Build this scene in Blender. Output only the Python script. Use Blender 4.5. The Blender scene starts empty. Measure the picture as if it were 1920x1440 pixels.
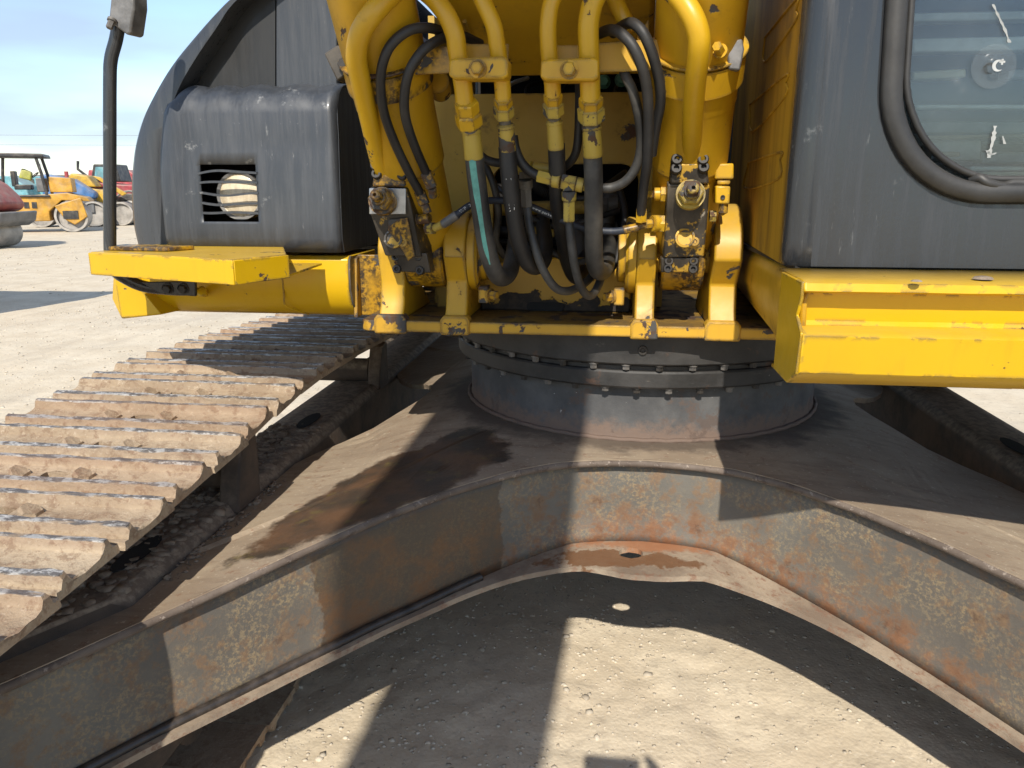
import bpy, math, random
import numpy as np
from mathutils import Vector, Matrix
random.seed(7); np.random.seed(7)
R = math.radians
S = bpy.context.scene
COL = S.collection
# ------------------------------------------------------------------ camera
FPX, PITCH, YAW, HC = 1450.0, R(14.24), R(7.0), 1.6
cd = bpy.data.cameras.new('camera'); cam = bpy.data.objects.new('camera', cd); COL.objects.link(cam)
cd.sensor_width = 36; cd.lens = FPX / 1920 * 36; cd.clip_start = .02; cd.clip_end = 9000
cam.location = (0, 0, HC); cam.rotation_euler = (R(90) - PITCH, 0, YAW)
S.camera = cam
# ------------------------------------------------------------------ world and sun
SUN_DIR = Vector((0.0, 1.0, -0.838)).normalized()
SUN_EL = math.asin(-SUN_DIR.z)
wd = bpy.data.worlds.new('World'); S.world = wd; wd.use_nodes = True
wn = wd.node_tree.nodes; wl = wd.node_tree.links; wn.clear()
wo = wn.new('ShaderNodeOutputWorld'); wb = wn.new('ShaderNodeBackground'); sk = wn.new('ShaderNodeTexSky')
sk.sky_type = 'NISHITA'; sk.sun_disc = False; sk.sun_elevation = SUN_EL; sk.sun_rotation = R(180)
sk.dust_density = .2; sk.air_density = 1.0; sk.ozone_density = 2.2
wtc = wn.new('ShaderNodeTexCoord'); wmap = wn.new('ShaderNodeMapping'); wmap.inputs['Scale'].default_value = (2.0, 2.0, 9.0)
wno = wn.new('ShaderNodeTexNoise'); wno.inputs['Scale'].default_value = 1.6; wno.inputs['Detail'].default_value = 7; wno.inputs['Roughness'].default_value = .42
wrp = wn.new('ShaderNodeValToRGB'); wrp.color_ramp.elements[0].position = .36; wrp.color_ramp.elements[1].position = .62
wrp.color_ramp.elements[1].color = (.7, .7, .7, 1)
wmx = wn.new('ShaderNodeMix'); wmx.data_type = 'RGBA'
wl.new(wtc.outputs['Generated'], wmap.inputs[0]); wl.new(wmap.outputs[0], wno.inputs['Vector']); wl.new(wno.outputs[0], wrp.inputs[0])
wl.new(wrp.outputs[0], wmx.inputs[0]); wl.new(sk.outputs[0], wmx.inputs[6]); wmx.inputs[7].default_value = (2.6, 3.15, 4.15, 1)
wl.new(wmx.outputs[2], wb.inputs[0]); wb.inputs[1].default_value = .142; wl.new(wb.outputs[0], wo.inputs[0])
sd = bpy.data.lights.new('sun', 'SUN'); sun = bpy.data.objects.new('sun', sd); COL.objects.link(sun)
sd.energy = 3.95; sd.angle = R(.53); sd.color = (1, .94, .84)
sun.rotation_euler = SUN_DIR.to_track_quat('-Z', 'Y').to_euler(); sun.location = (0, -20, 20)
S.view_settings.view_transform = 'Standard'; S.view_settings.look = 'None'; S.view_settings.gamma = 1
S.view_settings.exposure = .54
S.cycles.max_bounces = 7; S.cycles.diffuse_bounces = 4; S.cycles.use_denoising = True
# ------------------------------------------------------------------ pixel of the photograph + known depth -> point in the place
_fw = Vector((-math.sin(YAW) * math.cos(PITCH), math.cos(YAW) * math.cos(PITCH), -math.sin(PITCH)))
_rt = Vector((math.cos(YAW), math.sin(YAW), 0)); _up = _rt.cross(_fw)
def ray(px, py): return _fw + _rt * ((px - 960) / FPX) - _up * ((py - 720) / FPX)
def PX(px, py, v): d = ray(px, py); t = v / d.x; return Vector((v, t * d.y, HC + t * d.z))
def PY(px, py, v): d = ray(px, py); t = v / d.y; return Vector((t * d.x, v, HC + t * d.z))
def PZ(px, py, v): d = ray(px, py); t = (v - HC) / d.z; return Vector((t * d.x, t * d.y, v))
def PL(px, py, o, n):
    d = ray(px, py); o = Vector(o); n = Vector(n); c = Vector((0, 0, HC)); return c + d * ((o - c).dot(n) / d.dot(n))
# ------------------------------------------------------------------ material helper
class NT:
    def __init__(s, name):
        s.m = bpy.data.materials.new(name); s.m.use_nodes = True; s.t = s.m.node_tree; s.t.nodes.clear()
        s.out = s.n('OutputMaterial'); s.b = s.n('BsdfPrincipled'); s.t.links.new(s.b.outputs[0], s.out.inputs[0])
        s._oc = None
    def n(s, k): return s.t.nodes.new('ShaderNode' + k)
    def put(s, sock, v):
        if v is None: return
        if hasattr(v, 'links') or hasattr(v, 'is_linked'): s.t.links.new(v, sock)
        elif isinstance(v, (tuple, list)) and len(v) == 3 and sock.type == 'RGBA': sock.default_value = (*v, 1)
        else: sock.default_value = v
    def oc(s, rnd=True):
        if s._oc is None:
            tc = s.n('TexCoord'); oi = s.n('ObjectInfo'); a = s.n('VectorMath'); a.operation = 'ADD'
            mu = s.n('Math'); mu.operation = 'MULTIPLY'; mu.inputs[1].default_value = 37.
            s.t.links.new(oi.outputs['Random'], mu.inputs[0]); s.t.links.new(tc.outputs['Object'], a.inputs[0]); s.t.links.new(mu.outputs[0], a.inputs[1])
            s._oc = a.outputs[0]
        return s._oc
    def pos(s): return s.n('NewGeometry').outputs['Position']
    def scale(s, v, sc):
        a = s.n('VectorMath'); a.operation = 'MULTIPLY'; s.put(a.inputs[0], v); a.inputs[1].default_value = sc; return a.outputs[0]
    def noise(s, sc, det=6, rough=.6, vec=None, dist=0):
        x = s.n('TexNoise'); x.inputs['Scale'].default_value = sc; x.inputs['Detail'].default_value = det; x.inputs['Roughness'].default_value = rough; x.inputs['Distortion'].default_value = dist
        s.put(x.inputs['Vector'], vec if vec is not None else s.oc()); return x.outputs[0]
    def vor(s, sc, vec=None, feat='F1'):
        x = s.n('TexVoronoi'); x.inputs['Scale'].default_value = sc; x.feature = feat; s.put(x.inputs['Vector'], vec if vec is not None else s.oc()); return x.outputs[0]
    def step(s, v, lo, hi):
        x = s.n('MapRange'); x.interpolation_type = 'SMOOTHSTEP'; s.put(x.inputs[0], v); x.inputs[1].default_value = lo; x.inputs[2].default_value = hi; return x.outputs[0]
    def math(s, op, a, b=None):
        x = s.n('Math'); x.operation = op; s.put(x.inputs[0], a); s.put(x.inputs[1], b); return x.outputs[0]
    def mul(s, a, b): return s.math('MULTIPLY', a, b)
    def add(s, a, b): return s.math('ADD', a, b)
    def mix(s, f, a, b):
        x = s.n('Mix'); x.data_type = 'RGBA'; s.put(x.inputs[0], f); s.put(x.inputs[6], a); s.put(x.inputs[7], b); return x.outputs[2]
    def mixf(s, f, a, b):
        x = s.n('Mix'); x.data_type = 'FLOAT'; s.put(x.inputs[0], f); s.put(x.inputs[2], a); s.put(x.inputs[3], b); return x.outputs[0]
    def upz(s):
        g = s.n('NewGeometry'); x = s.n('SeparateXYZ'); s.t.links.new(g.outputs['Normal'], x.inputs[0]); return x.outputs[2]
    def xyz(s, v):
        x = s.n('SeparateXYZ'); s.put(x.inputs[0], v); return x.outputs
    def edge(s, r=.006, lo=.02, hi=.3):
        b = s.n('Bevel'); b.samples = 2; b.inputs[0].default_value = r; g = s.n('NewGeometry')
        d = s.n('VectorMath'); d.operation = 'DOT_PRODUCT'; s.t.links.new(b.outputs[0], d.inputs[0]); s.t.links.new(g.outputs['Normal'], d.inputs[1])
        return s.step(s.math('SUBTRACT', 1., d.outputs['Value']), lo, hi)
    def bump(s, h, st=.3, dist=.01, nrm=None):
        x = s.n('Bump'); x.inputs['Strength'].default_value = st; x.inputs['Distance'].default_value = dist; s.put(x.inputs['Height'], h); s.put(x.inputs['Normal'], nrm); return x.outputs[0]
    def fin(s, col, rough=.5, metal=0., nrm=None, coat=None, spec=None):
        s.put(s.b.inputs['Base Color'], col); s.put(s.b.inputs['Roughness'], rough); s.put(s.b.inputs['Metallic'], metal); s.put(s.b.inputs['Normal'], nrm)
        if coat is not None: s.put(s.b.inputs['Coat Weight'], coat); s.b.inputs['Coat Roughness'].default_value = .12
        if spec is not None: s.put(s.b.inputs['Specular IOR Level'], spec)
        return s.m
def yellow(name, a=(.80, .45, .010), b=(.70, .37, .012), chips=.5, edgechip=.5, grime=.4, dust=.3, rough=.42, streak=.3, tintc=(.40, .30, .15)):
    t = NT(name)
    low = t.noise(2.3, 4); mid = t.add(t.mul(t.math('SUBTRACT', t.noise(13, 8, .62, None, .35), .5), 1.45), .5); fine = t.noise(85, 5, .6)
    st = t.noise(1.0, 5, .6, t.scale(t.oc(), (38, 38, 2.2)))
    col = t.mix(t.step(low, .35, .68), a, b)
    col = t.mix(t.mul(t.step(st, .5, .78), streak), col, (.30, .17, .018))
    d = t.mul(t.step(t.add(t.mul(t.upz(), .55), t.mul(mid, .6)), .45, .95), dust)
    col = t.mix(d, col, tintc)
    g = t.mul(t.step(t.add(t.mul(low, .45), t.mul(mid, .55)), .60 - .10 * grime, .78 - .10 * grime), min(1, .55 + grime * .5))
    g = t.mul(g, t.step(fine, .36, .58))
    col = t.mix(g, col, (.035, .022, .010))
    ch = t.add(mid, t.mul(t.edge(.012, .01, .2), .40 * edgechip))
    ch = t.step(t.add(ch, t.mul(t.math('SUBTRACT', t.noise(4.2, 3), .5), .5)), .80 - .17 * chips, .815 - .17 * chips)
    chc = t.mix(t.step(t.noise(31, 4), .42, .62), (.060, .058, .055), (.075, .036, .016))
    col = t.mix(ch, col, chc)
    rg = t.add(t.mixf(ch, rough, .75), t.mul(t.math('SUBTRACT', mid, .5), .3))
    h = t.math('SUBTRACT', t.mul(fine, .12), t.mul(ch, .6))
    return t.fin(col, rg, 0., t.bump(h, .35, .004))
def blackpaint(name, base=(.028, .030, .033), dusty=.4, rough=.32, scr=.5, tintc=(.17, .18, .19)):
    t = NT(name)
    st = t.noise(1, 8, .72, t.scale(t.oc(), (48, 48, 3.2))); low = t.noise(2.4, 5); fine = t.noise(60, 7, .7)
    col = t.mix(t.mul(t.step(st, .40, .78), dusty), base, tintc)
    col = t.mix(t.mul(t.step(low, .48, .7), dusty * .55), col, (.10, .105, .115))
    sp = t.mul(t.step(t.add(t.noise(14, 9, .74), t.mul(t.noise(2.2, 2), .35)), .79, .90), .8)
    sp2 = t.mul(t.step(t.noise(1., 8, .72, t.scale(t.oc(), (85, 85, 11))), .63, .70), .55)
    col = t.mix(t.mul(t.math('MAXIMUM', sp, sp2), scr), col, (.40, .40, .39))
    rg = t.add(rough, t.mul(t.step(st, .35, .75), .3))
    return t.fin(col, rg, 0., t.bump(t.add(fine, t.mul(low, 2)), .06, .004), coat=.15)
def simple(name, col, rough=.5, metal=0., var=.25, dust=0., sc=9, coat=None):
    t = NT(name); nz = t.noise(sc, 6, .65)
    c2 = tuple(c * (1 - var) for c in col); c1 = tuple(min(1, c * (1 + var * .6)) for c in col)
    c = t.mix(t.step(nz, .3, .7), c2, c1)
    if dust: c = t.mix(t.mul(t.step(t.add(t.mul(t.upz(), .4), t.noise(4, 6, .6)), .4, .95), dust), c, (.42, .36, .28))
    return t.fin(c, t.add(rough - .08, t.mul(nz, .16)), metal, t.bump(t.noise(sc * 8, 3), .08, .003), coat=coat)
def hosemat(name, dust=.3, base=(.017, .017, .018)):
    t = NT(name); n1 = t.noise(7, 6, .65); f = t.noise(150, 3)
    c = t.mix(t.mul(t.step(n1, .38, .74), dust), base, (.16, .145, .12))
    c = t.mix(t.mul(t.step(t.noise(30, 5, .7), .62, .7), dust * .6), c, (.20, .18, .15))
    return t.fin(c, t.add(.42, t.mul(n1, .25)), 0., t.bump(f, .12, .002))
M = {}
M['yel_new'] = yellow('fresh yellow paint', (.60, .365, .004), (.57, .335, .004), chips=.20, edgechip=.65, grime=-.25, dust=.2, rough=.36, streak=.14)
M['yel_old'] = yellow('worn yellow paint', (.54, .310, .010), (.47, .262, .010), chips=.50, edgechip=.9, grime=.35, dust=.28, rough=.45, streak=.25)
M['yel_chip'] = yellow('badly chipped yellow paint', (.54, .305, .018), (.46, .25, .014), chips=1.15, edgechip=1.1, grime=.6, dust=.85, rough=.6, streak=.3, tintc=(.062, .045, .030))  # dark tint on upward faces: oily dirt plus painted shade between the ears
M['yel_foot'] = yellow('flaked yellow paint', (.54, .305, .018), (.46, .25, .014), chips=.85, edgechip=1.0, grime=.3, dust=.2, rough=.55, streak=.2)
M['yel_grimy'] = yellow('oily yellow paint', (.48, .265, .010), (.36, .185, .010), chips=1.15, edgechip=.7, grime=2.5, dust=.1, rough=.38, streak=.4)
M['yel_pipe'] = yellow('yellow pipe paint', (.56, .330, .010), (.51, .288, .010), chips=.42, edgechip=.7, grime=.05, dust=.15, rough=.40, streak=.15)
M['yel_dusty'] = yellow('dusty pale yellow paint', (.42, .265, .035), (.34, .205, .022), chips=.25, edgechip=.6, grime=.5, dust=.35, rough=.6, streak=.4)
M['yel_dull'] = yellow('dull yellow fitting', (.46, .33, .05), (.38, .27, .045), chips=1.25, edgechip=.5, grime=.3, dust=.3, rough=.5, streak=.1)
M['black_dusty'] = blackpaint('dusty dark grey plastic', (.034, .038, .045), .26, .36, .5, (.11, .12, .135))
M['black_gloss'] = blackpaint('black gloss paint', (.026, .028, .031), .16, .14, .30, (.075, .08, .088))
M['black_shell'] = blackpaint('grey black hood paint', (.036, .039, .044), .20, .26, .25, (.10, .11, .12))
M['black_flat'] = blackpaint('flat black panel', (.008, .008, .008), .10, .5, .1)
M['hose'] = hosemat('black hose', .14, (.011, .011, .012)); M['hose_dusty'] = hosemat('dusty hose', .5, (.02, .02, .02)); M['hose_blue'] = hosemat('blue black hose', .15, (.012, .018, .032))
M['hose_grey'] = hosemat('grey dusty hose', .95, (.08, .072, .06))
M['dark'] = simple('dark interior', (.012, .011, .010), .8, 0, .4)
M['rubber'] = simple('window rubber', (.022, .0215, .021), .5, 0, .35, .05, 14)
M['steel'] = simple('bare steel', (.42, .44, .46), .35, .8, .3, 0, 12)
M['greysteel'] = simple('grey oxidised steel', (.17, .165, .16), .55, .4, .4, .2, 18)
M['tealpaint'] = simple('teal stripe', (.12, .36, .30), .6, 0, .35, .3, 20)
M['white'] = simple('white mark', (.75, .75, .72), .6, 0, .1)
M['bolt'] = simple('oily bolt', (.030, .025, .020), .6, 0, .5, 0, 30)
M['boltgrey'] = simple('dusty bolt', (.13, .12, .11), .6, .2, .45, .3, 30)
def m_block(nm='oily valve block', thr=.53, k=1.):
    t = NT(nm); n = t.noise(13, 8, .68)
    c = t.mix(t.step(t.noise(5, 5, .6), .35, .65), tuple(v * k for v in (.030, .025, .019)), tuple(v * k for v in (.115, .097, .075)))
    c = t.mix(t.step(n, thr, thr + .04), c, (.46, .27, .03)); c = t.mix(t.step(t.noise(40, 6), .66, .70), c, (.34, .30, .24))
    return t.fin(c, t.add(.25, t.mul(n, .4)), .2, t.bump(n, .3, .004))
M['block'] = m_block(); M['block_dark'] = m_block('black oily valve block', .60, .55)
def m_ring():
    t = NT('dark swing ring steel'); st = t.noise(1, 6, .65, t.scale(t.pos(), (9, 9, 30))); n = t.noise(6, 8, .65, t.pos())
    c = t.mix(t.step(n, .35, .7), (.016, .015, .014), (.045, .042, .039))
    c = t.mix(t.mul(t.step(st, .62, .72), .6), c, (.26, .24, .21)); c = t.mix(t.mul(t.step(t.noise(11, 8, .7, t.pos()), .58, .66), .6), c, (.09, .045, .025))
    c = t.mix(t.step(t.noise(38, 6, .75, t.pos()), .70, .73), c, (.45, .42, .38))
    return t.fin(c, t.add(.35, t.mul(n, .4)), .1, t.bump(t.noise(90, 5, .6, t.pos()), .2, .004))
M['ring'] = m_ring()
def m_base():
    t = NT('grey turret base steel'); n = t.noise(5, 8, .65, t.pos()); z = t.xyz(t.pos())[2]
    c = t.mix(t.step(n, .35, .7), (.060, .060, .061), (.110, .108, .105))
    low = t.step(t.add(z, t.mul(t.math('SUBTRACT', t.noise(24, 7, .7, t.pos()), .5), .16)), .90, .84)
    c = t.mix(t.mul(low, .85), c, (.17, .115, .085)); c = t.mix(t.mul(t.step(t.noise(14, 8, .7, t.pos()), .56, .63), .7), c, (.10, .07, .055))
    c = t.mix(t.step(t.noise(46, 6, .75, t.pos()), .68, .71), c, (.50, .48, .45))
    return t.fin(c, .75, .0, t.bump(t.noise(80, 5, .6, t.pos()), .3, .004), spec=.3)
M['base'] = m_base()
def m_web():
    t = NT('rusty steel web'); p = t.pos(); x, y, z = t.xyz(p); z = t.math('MAXIMUM', z, .44)
    n1 = t.noise(3.0, 7, .62, p); n2 = t.noise(26, 9, .74, p); n3 = t.noise(9, 8, .7, p)
    c = t.mix(t.step(n1, .35, .66), (.125, .120, .105), (.18, .165, .135))
    c = t.mix(t.mul(t.step(t.noise(1.6, 4, .5, t.scale(p, (1, 1, .6))), .42, .6), .6), c, (.10, .082, .066))
    fleck = t.mul(t.step(t.noise(95, 6, .78, p), .47, .60), t.step(t.noise(6.5, 8, .72, p), .38, .58))
    c = t.mix(t.mul(fleck, .72), c, (.31, .23, .125))
    rustm = t.step(t.add(t.mul(n2, .6), t.mul(n3, .5)), .535, .64)
    c = t.mix(t.mul(rustm, .62), c, (.20, .112, .055))
    cxm = t.math('ABSOLUTE', t.math('SUBTRACT', x, .12))
    hot = t.step(t.add(t.add(t.mul(z, -2.6), t.mul(cxm, -.75)), t.add(t.mul(n3, 1.1), t.mul(n1, .5))), -1.10, -.72)
    c = t.mix(t.mul(hot, t.mul(t.step(n2, .36, .60), .8)), c, t.mix(t.step(n3, .42, .62), (.29, .120, .045), (.17, .075, .036)))
    c = t.mix(t.mul(t.step(n3, .60, .68), .6), c, (.075, .045, .030))
    # oil soaked section with ragged ends, left of the middle
    e = t.add(x, t.mul(t.math('SUBTRACT', t.noise(12, 7, .7, p), .5), .07))
    wet = t.mul(t.step(e, -.715, -.710), t.step(e, -.285, -.290))
    c = t.mix(t.mul(wet, .74), c, t.mix(t.step(n3, .4, .65), (.055, .042, .030), (.12, .055, .022)))
    ra = t.mixf(wet, .74, .34)
    return t.fin(c, ra, .0, t.bump(t.add(n2, t.mul(n3, .6)), .45, .006))
M['web'] = m_web()
def m_top():
    t = NT('dusty top plate'); p = t.pos(); x, y, z = t.xyz(p)
    n1 = t.noise(3.2, 7, .62, p); n2 = t.noise(30, 8, .72, p); ns = t.noise(1, 7, .65, t.scale(p, (4, 22, 8)))
    c = t.mix(t.step(n1, .32, .68), (.255, .192, .132), (.36, .285, .20))
    c = t.mix(t.mul(t.step(ns, .48, .68), .55), c, (.19, .135, .09)); c = t.mix(t.mul(t.step(n2, .56, .66), .6), c, (.20, .10, .055))
    c = t.mix(t.mul(t.step(t.noise(70, 5, .7, p), .60, .66), .5), c, (.55, .47, .36))
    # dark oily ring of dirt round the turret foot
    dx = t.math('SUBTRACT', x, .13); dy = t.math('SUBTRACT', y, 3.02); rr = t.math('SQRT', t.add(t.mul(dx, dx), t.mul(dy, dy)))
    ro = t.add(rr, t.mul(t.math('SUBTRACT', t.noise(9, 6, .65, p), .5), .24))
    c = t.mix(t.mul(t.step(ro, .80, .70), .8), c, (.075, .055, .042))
    # big oil stain on the near left arm
    ca, sa = math.cos(R(56)), math.sin(R(56)); X0, Y0 = -.615, 2.03
    ux = t.math('SUBTRACT', x, X0); uy = t.math('SUBTRACT', y, Y0)
    a_ = t.add(t.mul(ux, ca), t.mul(uy, sa)); b_ = t.math('SUBTRACT', t.mul(uy, ca), t.mul(ux, sa))
    e = t.math('SQRT', t.add(t.math('POWER', t.math('DIVIDE', a_, .47), 2.), t.math('POWER', t.math('DIVIDE', b_, t.add(.195, t.mul(a_, .15))), 2.)))
    e = t.add(e, t.mul(t.math('SUBTRACT', t.noise(6, 9, .66, p), .5), .85))
    st = t.mul(t.step(e, 1.04, .90), .93)
    sc = t.mix(t.step(t.noise(6, 6, .6, p), .36, .66), (.030, .020, .013), (.105, .050, .022)); sc = t.mix(t.mul(t.step(t.noise(16, 6, .65, p), .56, .68), .6), sc, (.13, .10, .02))
    c = t.mix(st, c, sc)
    return t.fin(c, t.mixf(st, .85, .55), 0., t.bump(t.add(n2, t.mul(ns, .5)), t.mixf(st, .5, .25) and .45, .005))
M['top'] = m_top()
def m_bot():
    t = NT('rusty lower flange'); p = t.pos(); x, y, z = t.xyz(p)
    n1 = t.noise(6, 8, .65, p); n2 = t.noise(34, 8, .72, p)
    c = t.mix(t.step(n1, .35, .65), (.19, .140, .10), (.34, .27, .195)); c = t.mix(t.mul(t.step(n2, .52, .64), .7), c, (.20, .10, .06))
    ex = t.math('DIVIDE', t.math('SUBTRACT', x, .06), .26); ey = t.math('DIVIDE', t.math('SUBTRACT', y, 2.10), .05)
    e = t.add(t.math('SQRT', t.add(t.mul(ex, ex), t.mul(ey, ey))), t.mul(t.math('SUBTRACT', t.noise(13, 8, .7, p), .5), 2.6))
    o = t.step(e, 1.05, .9); c = t.mix(t.mul(o, .85), c, (.15, .068, .028))
    hx = t.math('DIVIDE', t.math('SUBTRACT', x, .12), .30); hy = t.math('DIVIDE', t.math('SUBTRACT', y, 2.19), .05)
    hot = t.step(t.add(t.math('SQRT', t.add(t.mul(hx, hx), t.mul(hy, hy))), t.add(t.mul(t.math('SUBTRACT', n2, .5), 2.2), t.mul(t.math('SUBTRACT', n1, .5), 2.4))), 1.0, .4)
    c = t.mix(t.mul(hot, .75), c, (.33, .13, .05))
    return t.fin(c, t.mixf(o, .75, .4), 0., t.bump(n2, .5, .006))
M['bot'] = m_bot()
def m_lip():
    t = NT('worn brown edge'); p = t.pos(); n1 = t.noise(6, 8, .65, p); n2 = t.noise(50, 7, .72, p)
    c = t.mix(t.step(n1, .35, .65), (.10, .074, .057), (.165, .128, .10)); c = t.mix(t.mul(t.step(n2, .58, .64), .6), c, (.36, .30, .25)); c = t.mix(t.mul(t.step(t.noise(23, 7, .7, p), .55, .62), .6), c, (.06, .04, .032))
    return t.fin(c, .7, 0., t.bump(n2, .5, .005))
M['lip'] = m_lip()
def m_rust():
    t = NT('dark rusty gusset'); p = t.pos(); n1 = t.noise(4, 8, .65, p); n2 = t.noise(30, 8, .74, p)
    c = t.mix(t.step(n1, .38, .62), (.12, .062, .035), (.15, .135, .115)); c = t.mix(t.mul(t.step(n2, .5, .62), .7), c, (.22, .10, .04)); c = t.mix(t.mul(t.step(t.noise(55, 7, .75, p), .56, .62), .6), c, (.30, .22, .13))
    return t.fin(c, .75, 0., t.bump(n2, .5, .006))
M['rust'] = m_rust()
M['oilbead'] = simple('oily weld', (.045, .036, .030), .38, 0, .5, 0, 30)
def m_low():
    t = NT('yellow plate flaked along the foot'); z = t.xyz(t.pos())[2]; n = t.noise(9, 8, .62, None, .4); n2 = t.noise(30, 7, .7)
    c = t.mix(t.step(t.noise(3, 4), .35, .65), (.50, .28, .014), (.42, .225, .014))
    e = t.add(z, t.mul(t.math('SUBTRACT', n, .5), .22)); ch = t.math('MAXIMUM', t.step(e, 1.262, 1.257), t.step(t.add(n, t.mul(t.noise(2.5, 3), .35)), .80, .81))
    c = t.mix(ch, c, t.mix(t.step(n2, .42, .6), (.022, .017, .013), (.05, .034, .022)))
    return t.fin(c, t.mixf(ch, .5, .75), 0., t.bump(t.math('SUBTRACT', t.mul(n2, .2), ch), .4, .004))
M['yel_low'] = m_low()
def m_shoe():
    t = NT('muddy track shoe'); tc = t.n('TexCoord'); z = t.xyz(tc.outputs['Object'])[2]; y = t.xyz(tc.outputs['Object'])[1]
    n1 = t.noise(4, 7, .62); n2 = t.noise(28, 8, .72); ns = t.noise(1, 7, .7, t.scale(t.oc(), (9, 60, 60)))
    c = t.mix(t.step(n1, .32, .66), (.31, .225, .145), (.47, .37, .255)); c = t.mix(t.mul(t.step(n2, .50, .62), .7), c, (.22, .14, .085)); c = t.mix(t.mul(t.step(t.noise(75, 6, .72), .56, .64), .6), c, (.54, .44, .32)); c = t.mix(t.mul(t.step(t.noise(9, 8, .7), .58, .66), .4), c, (.20, .12, .07))
    rg = t.mul(t.step(z, .014, .03), t.step(n1, .40, .60)); c = t.mix(t.mul(rg, .4), c, (.22, .12, .075))
    hh = t.add(z, t.mul(t.math('SUBTRACT', ns, .5), .020))
    w = t.step(hh, .0335, .0365)
    c = t.mix(w, c, t.mix(t.step(t.noise(60, 6, .7, t.scale(t.oc(), (.5, 1, 1))), .46, .56), (.15, .135, .125), (.50, .48, .45)))
    oi = t.n('ObjectInfo')
    c = t.mix(t.mul(t.step(oi.outputs['Random'], .5, .9), .25), c, (.28, .15, .08))
    return t.fin(c, t.mixf(w, .85, .5), t.mul(w, .35), t.bump(t.add(n2, t.mul(n1, .7)), .95, .010))
M['shoe'] = m_shoe()
def m_frame():
    t = NT('dirty track frame'); p = t.pos(); n1 = t.noise(5, 8, .65, p); n2 = t.noise(34, 7, .7, p)
    up = t.step(t.add(t.upz(), t.mul(t.math('SUBTRACT', n1, .5), .7)), .15, .6)
    c = t.mix(t.step(n1, .35, .65), (.045, .036, .030), (.10, .07, .05)); c = t.mix(t.mul(up, .85), c, t.mix(t.step(n2, .4, .62), (.17, .125, .09), (.32, .25, .18)))
    return t.fin(c, .85, 0., t.bump(t.add(n1, n2), .5, .008))
M['frame'] = m_frame()
def m_ground():
    t = NT('pale gravel ground'); p = t.pos()
    n0 = t.noise(.22, 5, .6, p); n1 = t.noise(2.4, 8, .65, p); n2 = t.noise(22, 8, .7, p); v = t.vor(70, p); v2 = t.vor(24, p)
    c = t.mix(t.step(n1, .3, .7), (.55, .455, .325), (.66, .565, .42)); c = t.mix(t.mul(t.step(n0, .4, .65), .4), c, (.50, .44, .35))
    c = t.mix(t.mul(t.step(n2, .52, .66), .4), c, (.36, .30, .23)); c = t.mix(t.mul(t.step(t.noise(1., 6, .6, t.scale(p, (3.2, .35, 1))), .50, .68), .35), c, (.42, .35, .265)); c = t.mix(t.mul(t.step(t.noise(60, 6, .7, p), .60, .68), .55), c, (.68, .62, .52))
    h = t.add(t.mul(n2, 1.1), t.add(t.mul(v, -.45), t.mul(v2, -.5)))
    return t.fin(c, .95, 0., t.bump(h, .38, .008), spec=.2)
M['ground'] = m_ground()
def m_stone():
    t = NT('pale stones'); p = t.pos(); n = t.noise(40, 4, .6, p)
    c = t.mix(t.step(t.noise(9, 3, .5, p), .35, .65), (.38, .325, .25), (.60, .53, .42)); c = t.mix(t.step(n, .6, .72), c, (.26, .22, .18))
    return t.fin(c, .95, 0., t.bump(n, .3, .004), spec=.2)
M['stone'] = m_stone()
def m_clod():
    t = NT('dry dirt'); p = t.pos(); n = t.noise(30, 6, .65, p)
    return t.fin(t.mix(t.step(n, .35, .65), (.17, .125, .09), (.32, .25, .18)), .95, 0., t.bump(n, .5, .006))
M['clod'] = m_clod()
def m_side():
    t = NT('cab side with painted yellow brown reflection'); p = t.oc()  # yellow brown streaks stand in for the boom ram mirrored in gloss black
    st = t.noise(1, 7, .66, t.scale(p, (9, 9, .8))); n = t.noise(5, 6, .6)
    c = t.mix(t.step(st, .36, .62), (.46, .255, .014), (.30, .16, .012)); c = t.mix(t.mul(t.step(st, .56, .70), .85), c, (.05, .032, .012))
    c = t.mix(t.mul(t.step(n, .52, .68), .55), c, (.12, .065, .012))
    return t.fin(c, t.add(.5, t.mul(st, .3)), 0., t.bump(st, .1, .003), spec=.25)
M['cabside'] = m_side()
def m_glass():
    t = NT('dusty window glass'); n = t.noise(3, 7, .65); st = t.noise(1, 6, .6, t.scale(t.oc(), (3, 3, 30)))
    sm = t.step(t.noise(6, 8, .68), .62, .72)
    g = t.n('BsdfGlossy'); g.inputs['Roughness'].default_value = .03; g.inputs['Color'].default_value = (.9, .95, 1, 1)
    tr = t.n('BsdfTransparent'); tr.inputs[0].default_value = (.80, .84, .83, 1)
    df = t.n('BsdfDiffuse'); t.put(df.inputs[0], (.42, .44, .43))
    m1 = t.n('MixShader'); fr = t.n('Fresnel'); fr.inputs[0].default_value = 1.6; t.put(m1.inputs[0], fr.outputs[0]); t.t.links.new(tr.outputs[0], m1.inputs[1]); t.t.links.new(g.outputs[0], m1.inputs[2])
    m2 = t.n('MixShader'); t.put(m2.inputs[0], t.add(.025, t.add(t.mul(t.step(n, .35, .75), .06), t.mul(sm, .14)))); t.t.links.new(m1.outputs[0], m2.inputs[1]); t.t.links.new(df.outputs[0], m2.inputs[2])
    t.t.links.new(m2.outputs[0], t.out.inputs[0]); return t.m
M['glass'] = m_glass()
def m_lens():
    t = NT('dirty lamp lens'); n = t.noise(22, 7, .7); st = t.noise(1, 3, .5, t.scale(t.oc(), (90, 5, 5)))
    c = t.mix(t.step(n, .35, .66), (.62, .53, .38), (.40, .32, .22)); c = t.mix(t.mul(t.step(st, .5, .6), .25), c, (.75, .68, .52))
    return t.fin(c, .45, 0., t.bump(st, .3, .004), coat=.2)
M['lens'] = m_lens()
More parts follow.
